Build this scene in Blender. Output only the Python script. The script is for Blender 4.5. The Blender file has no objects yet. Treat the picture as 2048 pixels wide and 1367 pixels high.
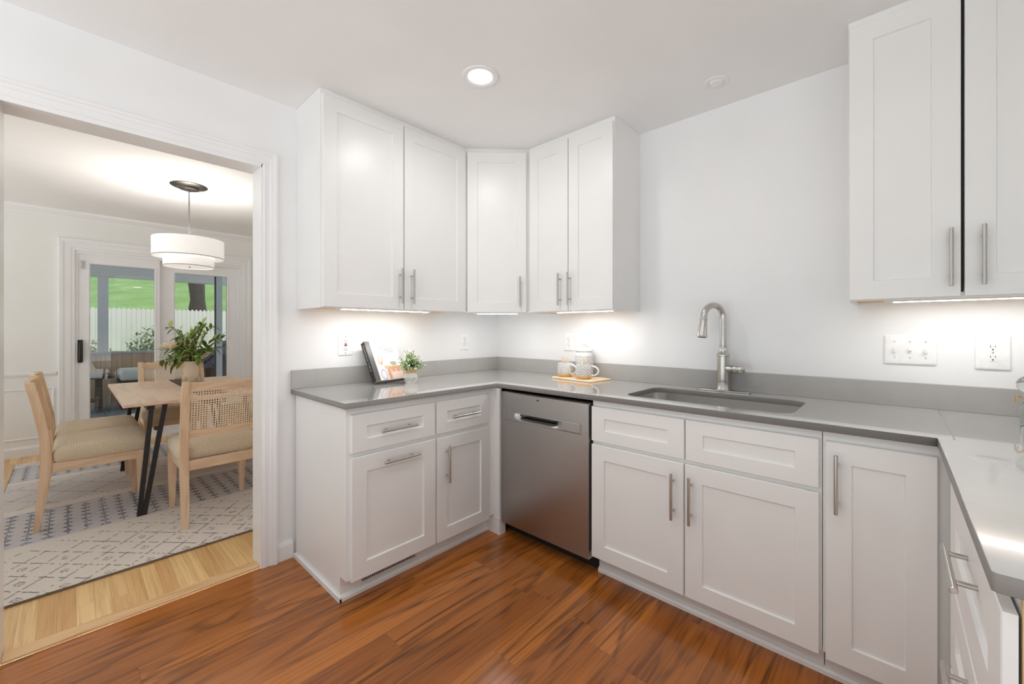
import bpy, bmesh, math, random
from mathutils import Vector, Matrix
random.seed(7)
SC = bpy.context.scene
COL = SC.collection

# ------------------------------------------------------------------ camera
cam_d = bpy.data.cameras.new('camera'); cam = bpy.data.objects.new('camera', cam_d); COL.objects.link(cam)
cam.location = (2.4098, -2.4165, 1.2382)
cam.rotation_euler = (math.pi/2, 0, 0.7479)
cam_d.sensor_width = 36.0; cam_d.lens = 822.52*36/2048
cam_d.shift_y = -(683.5-658.62)/2048
cam_d.clip_start = 0.02
SC.camera = cam

# ------------------------------------------------------------------ world, exposure
W = bpy.data.worlds.new('overcast_sky'); SC.world = W; W.use_nodes = True
bg = W.node_tree.nodes['Background']
_n = W.node_tree.nodes; _l = W.node_tree.links
_tc = _n.new('ShaderNodeTexCoord'); _sp = _n.new('ShaderNodeSeparateXYZ'); _l.new(_tc.outputs['Generated'], _sp.inputs[0])
_rp = _n.new('ShaderNodeValToRGB'); _mp = _n.new('ShaderNodeMapRange'); _mp.inputs[1].default_value = -1; _l.new(_sp.outputs[2], _mp.inputs[0]); _l.new(_mp.outputs[0], _rp.inputs[0])
SKY, LOW_FILL = (.285, .307, .316), (.96, 1.0, 1.0)      # overcast sky above, brighter lower half added as fill for the ceilings
_rp.color_ramp.elements[0].position = .46; _rp.color_ramp.elements[0].color = (*LOW_FILL, 1)
_rp.color_ramp.elements[1].position = .50; _rp.color_ramp.elements[1].color = (*SKY, 1)
_l.new(_rp.outputs[0], bg.inputs['Color']); bg.inputs['Strength'].default_value = 2.05
SC.view_settings.view_transform = 'Standard'; SC.view_settings.look = 'None'
SC.view_settings.exposure = 0.02; SC.view_settings.gamma = 1.0; SC.view_settings.use_curve_mapping = False
SC.cycles.max_bounces = 10; SC.cycles.diffuse_bounces = 8; SC.cycles.glossy_bounces = 4
SC.cycles.transmission_bounces = 8; SC.cycles.caustics_reflective = False; SC.cycles.caustics_refractive = False
SC.cycles.sample_clamp_indirect = 4.0

def lamp(name, kind, loc, energy, size=0.1, color=(1, 1, 1), rot=(0, 0, 0), spot=None, blend=.6, sy=None):
    d = bpy.data.lights.new(name, kind); d.energy = energy; d.color = color
    if kind == 'AREA':
        d.shape = 'DISK' if sy is None else 'RECTANGLE'; d.size = size
        if sy: d.size_y = sy
    else:
        d.shadow_soft_size = size
    if kind == 'SPOT': d.spot_size = spot; d.spot_blend = blend
    o = bpy.data.objects.new(name, d); COL.objects.link(o); o.location = loc; o.rotation_euler = rot
    return o
sun = lamp('sun', 'SUN', (-10, -6, 12), 1.9, .2, (1, .96, .9), (math.radians(-30), math.radians(25), 0))
DOWN_POWER = 3.8      # recessed can over the counters and the added fill cans
LED_EMIT = 42        # strips under the wall cabinets
PENDANT_POWER = 18

# ------------------------------------------------------------------ node helpers
class NT:
    def __init__(s, name):
        s.m = bpy.data.materials.new(name); s.m.use_nodes = True; s.t = s.m.node_tree
        s.b = s.t.nodes['Principled BSDF']; s.out = s.t.nodes['Material Output']
    def n(s, typ, props=None, **ins):
        nd = s.t.nodes.new(typ)
        for k, v in (props or {}).items(): setattr(nd, k, v)
        for k, v in ins.items():
            k = k.replace('_', ' ') if k.replace('_', ' ') in nd.inputs else k
            s.set(nd.inputs[int(k[1:])] if k[0] == 'i' and k[1:].isdigit() else nd.inputs[k], v)
        return nd
    def set(s, sock, v):
        if isinstance(v, bpy.types.NodeSocket): s.t.links.new(v, sock)
        elif isinstance(v, bpy.types.Node): s.t.links.new(v.outputs[0], sock)
        else: sock.default_value = v
    def ma(s, op, a, b=0.0, c=0.0, clamp=False):
        nd = s.n('ShaderNodeMath', dict(operation=op, use_clamp=clamp), i0=a, i1=b)
        if op in ('MULTIPLY_ADD', 'COMPARE', 'SMOOTH_MIN'): s.set(nd.inputs[2], c)
        return nd.outputs[0]
    def coord(s):
        tc = s.t.nodes.new('ShaderNodeTexCoord'); sp = s.n('ShaderNodeSeparateXYZ', Vector=tc.outputs['Object'])
        return tc.outputs['Object'], sp.outputs[0], sp.outputs[1], sp.outputs[2]
    def xyz(s, x, y, z): return s.n('ShaderNodeCombineXYZ', X=x, Y=y, Z=z).outputs[0]
    def noise(s, vec, scale=5, detail=3, rough=.5, dist=0.0):
        nd = s.n('ShaderNodeTexNoise', Vector=vec, Scale=scale, Detail=detail, Roughness=rough, Distortion=dist)
        return nd.outputs['Fac']
    def ramp(s, fac, stops):
        nd = s.n('ShaderNodeValToRGB', Fac=fac); cr = nd.color_ramp
        while len(cr.elements) < len(stops): cr.elements.new(.5)
        for e, (p, c) in zip(cr.elements, stops): e.position = p; e.color = (*c, 1) if len(c) == 3 else c
        return nd.outputs[0]
    def mix(s, fac, a, b, mode='MIX'):
        nd = s.n('ShaderNodeMix', dict(data_type='RGBA', blend_type=mode))
        s.set(nd.inputs[0], fac)
        for k, v in ((6, a), (7, b)):
            if isinstance(v, tuple) and len(v) == 3: v = (*v, 1)
            s.set(nd.inputs[k], v)
        return nd.outputs[2]
    def bump(s, h, strength=.2, dist=.01):
        nd = s.n('ShaderNodeBump', Height=h, Strength=strength, Distance=dist)
        s.set(s.b.inputs['Normal'], nd.outputs[0])
    def P(s, **k):
        for a, v in k.items():
            a = {'color': 'Base Color', 'rough': 'Roughness', 'metal': 'Metallic', 'spec': 'Specular IOR Level', 'coat': 'Coat Weight',
                 'coatr': 'Coat Roughness', 'trans': 'Transmission Weight', 'ior': 'IOR', 'emit': 'Emission Color', 'es': 'Emission Strength',
                 'aniso': 'Anisotropic', 'sheen': 'Sheen Weight', 'alpha': 'Alpha', 'sss': 'Subsurface Weight'}[a]
            if isinstance(v, tuple) and len(v) == 3: v = (*v, 1)
            s.set(s.b.inputs[a], v)
        return s

def srgb(r, g, b):
    f = lambda c: (c/255/12.92) if c/255 <= .04045 else ((c/255+.055)/1.055)**2.4
    return (f(r), f(g), f(b))

def painted(name, col, rough=.5, bump=.0, scale=250, var=.015):
    s = NT(name); v, x, y, z = s.coord()
    n = s.noise(v, 3, 2); c2 = tuple(c*(1-var*2) for c in col)
    s.P(color=s.ramp(n, [(.3, c2), (.7, col)]), rough=rough)
    if bump: s.bump(s.noise(v, scale, 2), bump, .002)
    return s.m
def metal(name, col, rough, brush=None, aniso=0.0):
    s = NT(name); v, x, y, z = s.coord()
    if brush:
        k = [2.0, 2.0, 2.0]; k['xyz'.index(brush)] = 400.0
        vv = s.xyz(s.ma('MULTIPLY', x, k[0]), s.ma('MULTIPLY', y, k[1]), s.ma('MULTIPLY', z, k[2]))
        n = s.noise(vv, 1, 2); s.P(color=s.ramp(n, [(.2, tuple(c*.93 for c in col)), (.8, col)]), rough=s.ma('MULTIPLY_ADD', n, .10, rough-.05))
    else: s.P(color=col, rough=rough)
    s.P(metal=1.0, aniso=aniso); return s.m
def emissive(name, col, strength):
    s = NT(name); s.P(color=(.9, .9, .9), rough=.5, emit=col, es=strength); return s.m
def plain(name, col, rough=.5, spec=.5, **k):
    s = NT(name); v, *_ = s.coord()
    s.P(color=s.ramp(s.noise(v, 40, 2), [(.3, tuple(c*.94 for c in col)), (.7, col)]), rough=rough, spec=spec, **k); return s.m

def wood(name, c_light, c_dark, axis='y', rough=.5, ring=10.0, scale=(6, .6), fine=.35, objrand=True, coat=0.0, ringamt=.6):
    s = NT(name); v, x, y, z = s.coord()
    oi = s.t.nodes.new('ShaderNodeObjectInfo').outputs['Random'] if objrand else 0.0
    r = s.ma('MULTIPLY', oi, 17.0) if objrand else 0.0
    ax = {'x': x, 'y': y, 'z': z}[axis]; ot = [a for k, a in (('x', x), ('y', y), ('z', z)) if k != axis]
    g = s.xyz(s.ma('MULTIPLY_ADD', ot[0], scale[0], r), s.ma('MULTIPLY', ax, scale[1]), s.ma('MULTIPLY', ot[1], scale[0]))
    n = s.noise(g, 1, 3, .5, .3)
    rings = s.ma('MULTIPLY_ADD', s.ma('SINE', s.ma('MULTIPLY', n, ring*6.28)), .5, .5)
    f = s.xyz(s.ma('MULTIPLY', ot[0], 150), s.ma('MULTIPLY', ax, 5), s.ma('MULTIPLY', ot[1], 150))
    fn = s.noise(f, 1, 2)
    t = s.ma('ADD', s.ma('MULTIPLY', s.ma('POWER', rings, 2), ringamt), s.ma('MULTIPLY', fn, fine), clamp=True)
    s.P(color=s.ramp(t, [(.15, c_light), (.95, c_dark)]), rough=rough, coat=coat); s.bump(fn, .08, .001)
    return s.m

def plank_floor(name, w, length, c_a, c_b, c_vein, along='y', rough=.18, seam=.010, ring=7.0, coat=.3, vein=.7, spread=.5, nscale=(5, .55)):
    s = NT(name); v, x, y, z = s.coord()
    a, b = (x, y) if along == 'y' else (y, x)
    pa = s.ma('DIVIDE', a, w); row = s.ma('FLOOR', pa); fa = s.ma('FRACT', pa)
    wn = s.n('ShaderNodeTexWhiteNoise', dict(noise_dimensions='1D'), W=row).outputs['Value']
    pb = s.ma('ADD', s.ma('DIVIDE', b, length), s.ma('MULTIPLY', wn, 7.3)); cl = s.ma('FLOOR', pb); fb = s.ma('FRACT', pb)
    rn = s.n('ShaderNodeTexWhiteNoise', dict(noise_dimensions='2D'), Vector=s.xyz(row, cl, 0.0))
    rv = rn.outputs['Value']
    off = s.ma('MULTIPLY', rv, 31.0)
    g = s.xyz(s.ma('MULTIPLY_ADD', a, nscale[0], off), s.ma('MULTIPLY', b, nscale[1]), off)
    n = s.noise(g, 1, 3, .55, .6)
    rings = s.ma('MULTIPLY_ADD', s.ma('SINE', s.ma('MULTIPLY', n, ring*6.28)), .5, .5)
    rings = s.ma('POWER', rings, 4.0)
    big = s.noise(s.xyz(s.ma('MULTIPLY_ADD', a, 9.0, off), s.ma('MULTIPLY', b, .8), off), 1, 2)
    fine = s.noise(s.xyz(s.ma('MULTIPLY', a, 170), s.ma('MULTIPLY_ADD', b, 3.5, off), 0.0), 1, 3, .6)
    base = s.mix(s.ma('ADD', s.ma('MULTIPLY', s.ma('SUBTRACT', rv, .5), spread), big, clamp=True), c_a, c_b)
    mid = s.noise(s.xyz(s.ma('MULTIPLY_ADD', a, 75.0, off), s.ma('MULTIPLY_ADD', b, 1.7, off), 0.0), 1, 3, .6)
    dark = s.ma('ADD', s.ma('MULTIPLY', s.ma('MULTIPLY', rings, vein), s.ma('MULTIPLY_ADD', big, 1.2, .0)),
                s.ma('ADD', s.ma('MULTIPLY', s.ma('SUBTRACT', fine, .45), .9), s.ma('MULTIPLY', s.ma('SUBTRACT', mid, .50), 1.6)), clamp=True)
    colr = s.mix(dark, base, c_vein)
    ea = s.ma('MINIMUM', fa, s.ma('SUBTRACT', 1.0, fa)); eb = s.ma('MULTIPLY', s.ma('MINIMUM', fb, s.ma('SUBTRACT', 1.0, fb)), length/w)
    ed = s.ma('MINIMUM', ea, eb); sm = s.ma('DIVIDE', ed, seam, clamp=True)
    colr = s.mix(s.ma('MULTIPLY', s.ma('SUBTRACT', 1.0, sm), .55), colr, tuple(c*.35 for c in c_vein))
    s.P(color=colr, rough=rough, coat=coat, coatr=.12); s.bump(s.ma('ADD', sm, s.ma('MULTIPLY', fine, .06)), .12, .002)
    return s.m

def vcol(name, rough=.7, spec=.3, bump=None, sheen=0.0):
    s = NT(name); a = s.n('ShaderNodeVertexColor', dict(layer_name='Col')); v, *_ = s.coord()
    s.P(color=a.outputs[0], rough=rough, spec=spec, sheen=sheen)
    if bump: s.bump(s.noise(v, bump, 2), .5, .004)
    return s.m

# ------------------------------------------------------------------ materials
M = {}
M['wall'] = painted('white_wall_paint', (.86, .865, .875), .55, .04)
M['wall_dining'] = painted('cream_wall_paint', (.85, .85, .825), .6, .04)
M['ceiling'] = painted('ceiling_paint', (.87, .87, .87), .8, .06)
M['trim'] = painted('white_trim_gloss', (.85, .85, .86), .3)
M['cab'] = painted('cabinet_white', (.84, .84, .835), .33)
M['cabin'] = painted('cabinet_inside_wood', (.70, .46, .20), .5)
M['darkgap'] = plain('dark_recess', (.012, .012, .012), .7)
M['steel'] = metal('brushed_stainless', (.47, .455, .44), .31, None, .4)
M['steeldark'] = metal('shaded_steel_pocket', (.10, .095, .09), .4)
M['sinksteel'] = metal('sink_steel', (.74, .725, .70), .29)
M['nickel'] = metal('brushed_nickel', (.56, .54, .51), .26)
M['chrome'] = metal('polished_chrome', (.8, .8, .8), .1)
M['floor'] = plank_floor('laminate_planks', .127, 1.25, srgb(132, 72, 26), srgb(196, 120, 52), srgb(70, 36, 13), 'y', .2, coat=.15, vein=.75)
M['oak'] = plank_floor('oak_strips', .057, .9, srgb(206, 156, 100), srgb(240, 204, 146), srgb(176, 124, 74), 'x', .3, .02, 5, .1, .35, 1.3)
M['thresh'] = wood('oak_threshold', srgb(226, 188, 142), srgb(204, 158, 110), 'y', .4)
def quartz(polished=True):
    s = NT('grey_quartz' if polished else 'honed_grey_quartz'); v, x, y, z = s.coord()
    n = s.noise(v, 7, 5, .65); f = s.noise(v, 160, 3, .7)
    c = s.ramp(n, [(.25, (.365, .357, .345)), (.75, (.425, .417, .404))])
    c = s.mix(s.ma('MULTIPLY', f, .5), c, (.46, .452, .44))
    if polished: c = s.mix(.35, c, (.66, .652, .64))  # same stone lightened, light falling on the top put into its colour
    s.P(color=c, rough=.13, spec=.9, coat=1.0, coatr=.035) if polished else s.P(color=c, rough=.3, spec=.4); s.b.inputs['Coat IOR'].default_value = 1.9; return s.m
M['quartz'] = quartz(); M['honed'] = quartz(False)
M['edgeshade'] = plain('shaded_quartz_edge', (.27, .258, .246), .45)  # shade on the counter edges painted as darker quartz
M['seam'] = plain('seam_filler', (.52, .51, .5), .3)
M['plastic'] = plain('white_plastic', (.90, .90, .90), .25)
M['plastic2'] = plain('white_device_plastic', (.86, .86, .85), .3)
M['slot'] = plain('dark_slot', (.03, .03, .03), .5)
M['red'] = plain('red_button', (.5, .03, .03), .4)
M['led'] = emissive('led_light', (1, .99, .97), LED_EMIT)
M['led_dim'] = emissive('led_light_dim', (1, .99, .97), LED_EMIT*.6)
M['canlens'] = emissive('can_lens', (1, .99, .96), 6)
M['glass'] = NT('window_glass').P(color=(1, 1, 1), rough=0.0, trans=1.0, ior=1.5).m
M['black'] = plain('black_metal', (.012, .012, .013), .4)
M['chairwood'] = wood('chair_wood', srgb(230, 202, 172), srgb(204, 168, 134), 'z', .5, 6, (9, 1.2), .4, ringamt=.35)
M['chairwoodx'] = wood('chair_wood_cross', srgb(230, 202, 172), srgb(204, 168, 134), 'x', .5, 6, (9, 1.2), .4, ringamt=.35)
M['tablewood'] = wood('table_wood', srgb(232, 202, 178), srgb(206, 166, 138), 'x', .32, 6, (7, .7), .35, ringamt=.4)
M['cane'] = plain('cane_webbing', srgb(234, 212, 184), .55)
def fabric(name, c1, c2, k=260):
    s = NT(name); v, x, y, z = s.coord()
    a = s.ma('SINE', s.ma('MULTIPLY', x, k*2)); b = s.ma('SINE', s.ma('MULTIPLY', s.ma('ADD', y, z), k*2))
    t = s.ma('MULTIPLY_ADD', s.ma('MULTIPLY', a, b), .35, .5); t = s.ma('ADD', s.ma('MULTIPLY', t, .6), s.ma('MULTIPLY', s.noise(v, 90, 3), .4))
    s.P(color=s.ramp(t, [(.25, c1), (.75, c2)]), rough=.9, spec=.2, sheen=.2); s.bump(t, .3, .002); return s.m
M['seatfab'] = fabric('seat_weave', srgb(192, 176, 148), srgb(230, 216, 192))
M['shade'] = emissive('lampshade_linen', (1, .965, .91), .30)
M['diffuser'] = emissive('lamp_diffuser', (1, .97, .92), .42)
M['bronze'] = metal('dark_bronze', (.09, .08, .07), .4)
M['cord'] = plain('grey_cord', (.12, .12, .12), .5)
M['rug'] = vcol('woven_rug', .95, .1, 300, .2)
M['rugedge'] = plain('rug_backing', srgb(120, 104, 88), .9)
M['vase'] = wood('washed_wood_vase', srgb(228, 208, 182), srgb(176, 150, 122), 'z', .6, 5, (5, 3), .2, ringamt=.6)
M['leaf'] = plain('dark_green_leaf', srgb(108, 136, 56), .45)
M['leaf2'] = plain('light_green_leaf', srgb(164, 182, 104), .5)
M['stem'] = plain('green_stem', srgb(88, 100, 52), .6)
M['petal'] = plain('cream_petal', srgb(244, 232, 208), .5)
M['spray'] = plain('pale_flower_spray', srgb(214, 212, 160), .6)
M['herb'] = plain('sage_leaf', srgb(164, 188, 132), .5)
M['herb2'] = plain('pale_leaf', srgb(216, 228, 194), .5)
M['pot'] = plain('white_ceramic', (.80, .79, .77), .2)
M['potrim'] = plain('tan_pot_rim', srgb(214, 172, 124), .5)
M['board'] = wood('light_board', srgb(242, 218, 186), srgb(230, 200, 162), 'x', .45, 5, (8, .8), .3)
M['gold'] = metal('gold_glaze', (.85, .52, .18), .28)
M['goldtan'] = plain('amber_glaze', srgb(230, 188, 128), .3)
def mugglaze(name):
    s = NT(name); v, x, y, z = s.coord()
    ang = s.ma('ARCTAN2', y, x); u = s.ma('MULTIPLY', ang, 8/6.2832)
    tri = s.ma('ABSOLUTE', s.ma('SUBTRACT', s.ma('FRACT', u), .5))
    side = s.ma('GREATER_THAN', s.ma('FRACT', s.ma('MULTIPLY', u, .5)), .5)
    w = s.ma('FRACT', s.ma('ADD', s.ma('MULTIPLY', z, 58.0), s.ma('MULTIPLY', s.ma('MULTIPLY_ADD', s.noise(v, 35, 2), .7, s.ma('MULTIPLY', tri, 2.4)), s.ma('MULTIPLY_ADD', side, 2.0, -1.0))))
    line = s.ma('LESS_THAN', w, s.ma('MULTIPLY_ADD', s.noise(v, 60, 2), .5, .16))
    s.P(color=s.mix(s.ma('MULTIPLY', line, .72), (.82, .81, .80), (.20, .195, .19)), rough=.25); return s.m
M['mug'] = mugglaze('patterned_mug_glaze')
M['paper'] = plain('tea_paper', srgb(226, 216, 200), .8)
M['teacontent'] = plain('tea_packets', srgb(176, 168, 158), .8)
M['bookblack'] = plain('black_book_cloth', (.016, .015, .014), .45)
M['pages'] = fabric('page_edges', (.10, .095, .09), (.20, .19, .18), 900)
M['cover'] = vcol('printed_cover', .3, .4)
M['ink'] = plain('grey_ink', (.22, .22, .23), .5)
M['whiteink'] = plain('white_ink', (.6, .58, .55), .5)
M['twine'] = plain('jute_twine', srgb(206, 172, 128), .9)
M['clearglass'] = NT('bottle_glass').P(color=(.9, .96, .93), rough=.02, trans=1.0, ior=1.45).m
M['vent'] = plain('vent_white', (.74, .74, .74), .4)
M['plywood'] = wood('raw_plywood', srgb(214, 186, 140), srgb(190, 156, 108), 'z', .7)
M['deck'] = plank_floor('deck_boards', .14, 3.0, srgb(140, 150, 164), srgb(172, 182, 194), srgb(76, 82, 92), 'x', .5, .05, 4, 0, .4)
M['porchwood'] = plank_floor('porch_boards', .14, 9.0, srgb(196, 168, 142), srgb(222, 196, 170), srgb(130, 104, 82), 'z', .7, .05, 4, 0, .4)
M['porchpaint'] = painted('porch_grey_paint', srgb(196, 198, 202), .6)
M['porchcap'] = painted('porch_cap_paint', srgb(170, 180, 194), .5)
M['panereflect'] = painted('pane_reflection_tone', (.62, .68, .76), .6)
M['picket'] = painted('white_fence_paint', (.82, .80, .80), .7)
def grass():
    s = NT('lawn'); v, *_ = s.coord()
    s.P(color=s.ramp(s.ma('ADD', s.ma('MULTIPLY', s.noise(v, .8, 4), .5), s.ma('MULTIPLY', s.noise(v, 14, 3), .5)), [(.35, srgb(112, 160, 84)), (.7, srgb(164, 200, 132))]), rough=.9); return s.m
M['grass'] = grass()
M['bark'] = wood('bark', srgb(92, 84, 84), srgb(50, 44, 46), 'z', .9, 8, (14, 2), .5)
M['bush'] = plain('bush_leaf', srgb(158, 166, 140), .7)
M['bush2'] = plain('bush_leaf_dry', srgb(178, 172, 148), .7)
M['darkwood'] = wood('dark_stained_wood', srgb(96, 88, 86), srgb(56, 50, 50), 'y', .5)
M['cushion'] = fabric('pale_cushion', srgb(222, 226, 226), srgb(240, 242, 240), 200)
M['wicker'] = fabric('dark_wicker', srgb(42, 36, 36), srgb(78, 68, 66), 90)
M['bluefab'] = fabric('blue_throw', srgb(84, 92, 122), srgb(120, 130, 160), 120)

# ------------------------------------------------------------------ object helpers
def origin_of(o):
    v = Vector((0, 0, 0))
    while o is not None: v += o.location; o = o.parent
    return v
def link(name, me, parent=None):
    o = bpy.data.objects.new(name, me); COL.objects.link(o)
    if parent is not None: o.parent = parent
    return o
def obj(name, bm, mat, parent=None, smooth=False, base=None):
    """one mesh object; vertices given in world space (children are shifted under their parent)"""
    bmesh.ops.recalc_face_normals(bm, faces=bm.faces[:])
    off = origin_of(parent) if parent is not None else Vector(base or (0, 0, 0))
    if off.length > 0: bmesh.ops.translate(bm, verts=bm.verts[:], vec=-off)
    me = bpy.data.meshes.new(name); bm.to_mesh(me); bm.free()
    for m in (mat if isinstance(mat, (list, tuple)) else [mat]): me.materials.append(m)
    if smooth:
        for p in me.polygons: p.use_smooth = True
        try: me.set_sharp_from_angle(angle=math.radians(40))
        except Exception: pass
    o = link(name, me, parent)
    if parent is None and base: o.location = base
    return o
def thing(name, label, cat, loc=(0, 0, 0), rz=0, group=None):
    o = bpy.data.objects.new(name, None); COL.objects.link(o); o.empty_display_size = .05
    o.location = loc; o.rotation_euler = (0, 0, rz); return tag(o, label, cat, group)
def tag(o, label, cat, group=None):
    o['label'] = label; o['category'] = cat
    if group: o['group'] = group
    return o
def struct(name, bm, mat, label=None, smooth=False):
    o = obj(name, bm, mat, None, smooth); o['kind'] = 'structure'
    if label: o['label'] = label
    return o
def part_label(o, l): o['label'] = l; return o
def dup(root, loc, rz, label, group=None):
    r = root.copy(); COL.objects.link(r); r.location = loc; r.rotation_euler = (0, 0, rz); r['label'] = label
    if group: r['group'] = group
    for ch in list(root.children):
        c = ch.copy(); COL.objects.link(c); c.parent = r
        for g in list(ch.children):
            d = g.copy(); COL.objects.link(d); d.parent = c
    return r
def BM(): return bmesh.new()
def box(bm, a, b, bev=0.0, seg=1, F=None):
    x0, y0, z0 = [min(p, q) for p, q in zip(a, b)]; x1, y1, z1 = [max(p, q) for p, q in zip(a, b)]
    t = BM(); bmesh.ops.create_cube(t, size=1.0)
    for v in t.verts: v.co = Vector((x0+(v.co.x+.5)*(x1-x0), y0+(v.co.y+.5)*(y1-y0), z0+(v.co.z+.5)*(z1-z0)))
    if bev > 0: bmesh.ops.bevel(t, geom=t.edges[:]+t.verts[:], offset=bev, segments=seg, affect='EDGES', profile=.5)
    if F: 
        for v in t.verts: v.co = F(*v.co)
    merge(bm, t)
def merge(bm, t, mi=None):
    mp = {}
    for v in t.verts: mp[v] = bm.verts.new(v.co)
    for f in t.faces:
        try:
            nf = bm.faces.new([mp[v] for v in f.verts]); nf.smooth = f.smooth; nf.material_index = f.material_index if mi is None else mi
        except ValueError: pass
    t.free()
def rings(bm, rs, close=True, cap=(True, True)):
    vs = [[bm.verts.new(p) for p in r] for r in rs]; n = len(vs[0])
    for a, b in zip(vs, vs[1:]):
        for i in range(n if close else n-1):
            j = (i+1) % n
            try: bm.faces.new((a[i], a[j], b[j], b[i]))
            except ValueError: pass
    if cap[0]: bm.faces.new(vs[0][::-1])
    if cap[1]: bm.faces.new(vs[-1])
    return vs
def lathe(bm, prof, c=(0, 0, 0), n=32, axis=(0, 0, 1), cap=(True, True)):
    ax = Vector(axis).normalized(); u = ax.orthogonal().normalized(); w = ax.cross(u); c = Vector(c)
    rings(bm, [[c+ax*z+(u*math.cos(2*math.pi*i/n)+w*math.sin(2*math.pi*i/n))*max(r, 1e-5) for i in range(n)] for r, z in prof], True, cap)
def cyl(bm, a, b, r, n=16, r2=None):
    a = Vector(a); b = Vector(b); d = b-a
    lathe(bm, [(r, 0), (r if r2 is None else r2, d.length)], a, n, d)
def tube(bm, pts, r, n=10, cap=True):
    pts = [Vector(p) for p in pts]; R = r if isinstance(r, (list, tuple)) else [r]*len(pts)
    u = None; rs = []
    for i, p in enumerate(pts):
        d = (pts[min(i+1, len(pts)-1)]-pts[max(i-1, 0)]).normalized()
        if u is None: u = d.orthogonal().normalized()
        u = (u-d*u.dot(d)).normalized(); w = d.cross(u)
        rs.append([p+(u*math.cos(2*math.pi*k/n)+w*math.sin(2*math.pi*k/n))*R[i] for k in range(n)])
    rings(bm, rs, True, (cap, cap))
def bez(p0, p1, p2, n=8):
    p0, p1, p2 = Vector(p0), Vector(p1), Vector(p2)
    return [p0*(1-t)**2+p1*2*t*(1-t)+p2*t*t for t in [i/n for i in range(n+1)]]
def rrect(x0, y0, x1, y1, r, n=6):
    P = []
    for cx, cy, a in ((x1-r, y1-r, 0), (x0+r, y1-r, 90), (x0+r, y0+r, 180), (x1-r, y0+r, 270)):
        for i in range(n+1):
            t = math.radians(a+90*i/n); P.append((cx+r*math.cos(t), cy+r*math.sin(t)))
    return P
def poly_slab(name, outlines, z0, z1, mat, parent=None, bev=.002, F=None):
    """a flat slab, first outline outside and the others holes"""
    cu = bpy.data.curves.new(name, 'CURVE'); cu.dimensions = '2D'; cu.fill_mode = 'BOTH'
    cu.extrude = (z1-z0)/2-bev; cu.bevel_depth = bev; cu.bevel_resolution = 1; cu.offset = -bev
    for o in outlines:
        sp = cu.splines.new('POLY'); sp.points.add(len(o)-1); sp.use_cyclic_u = True
        for p, q in zip(sp.points, o): p.co = (q[0], q[1], 0, 1)
    t = bpy.data.objects.new(name+'_t', cu); COL.objects.link(t)
    bpy.context.view_layer.update()
    me = bpy.data.meshes.new_from_object(t.evaluated_get(bpy.context.evaluated_depsgraph_get()))
    COL.objects.unlink(t); bpy.data.objects.remove(t)
    bm = BM(); bm.from_mesh(me); bpy.data.meshes.remove(me)
    bmesh.ops.remove_doubles(bm, verts=bm.verts[:], dist=1e-5)
    bmesh.ops.translate(bm, verts=bm.verts[:], vec=(0, 0, (z0+z1)/2))
    if F:
        for v in bm.verts: v.co = F(*v.co)
    return obj(name, bm, mat, parent)
def text_mesh(txt, size, F, depth=.0004, align='CENTER', shear=0.0, spacing=1.0):
    cu = bpy.data.curves.new('lettering', 'FONT'); cu.body = txt; cu.size = size; cu.align_x = align; cu.align_y = 'CENTER'
    cu.extrude = depth; cu.shear = shear; cu.space_character = spacing
    t = bpy.data.objects.new('lettering_t', cu); COL.objects.link(t); bpy.context.view_layer.update()
    me = bpy.data.meshes.new_from_object(t.evaluated_get(bpy.context.evaluated_depsgraph_get()))
    COL.objects.unlink(t); bpy.data.objects.remove(t)
    bm = BM(); bm.from_mesh(me); bpy.data.meshes.remove(me)
    for v in bm.verts: v.co = F(*v.co)
    return bm
def frame(O, u, w):
    O = Vector(O); u = Vector(u).normalized(); w = Vector(w).normalized(); k = Vector((0, 0, 1))
    return lambda a, b, c: O+u*a+k*b+w*c
# face frames: (along the face, up, out of the face)
FL = frame((0, 0, 0), (0, 1, 0), (1, 0, 0))      # on the left wall, looking at it: along = y, out = x
FB = frame((0, 0, 0), (1, 0, 0), (0, -1, 0))     # on the back wall: along = x, out = -y
FR = lambda X: frame((X, 0, 0), (0, -1, 0), (-1, 0, 0))
def shaker(bm, F, u0, u1, v0, v1, w0, w1, rail=.07, rec=.008, railv=None):
    rv = railv or rail
    def ring(iu, iv, w): return [F(u0+iu, v0+iv, w), F(u1-iu, v0+iv, w), F(u1-iu, v1-iv, w), F(u0+iu, v1-iv, w)]
    e = .0018
    rings(bm, [ring(0, 0, w0), ring(0, 0, w1-e), ring(e, e, w1), ring(rail, rv, w1), ring(rail+.0025, rv+.0025, w1-rec)])
def handle(parent, F, u, v, w, vert=True, L=.2, name='handle'):
    bm = BM(); s = .031; d = .064
    P = (lambda k: F(u, v+k, w+s)) if vert else (lambda k: F(u+k, v, w+s))
    Q = (lambda k: F(u, v+k, w)) if vert else (lambda k: F(u+k, v, w))
    a, b = P(-L/2), P(L/2); ax = (b-a)
    lathe(bm, [(.0048, 0), (.006, .0012), (.006, L-.0012), (.0048, L)], a, 16, ax)
    for k in (-d, d): cyl(bm, Q(k), P(k), .0046, 12)
    return obj(name, bm, M['nickel'], parent, True)

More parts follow.
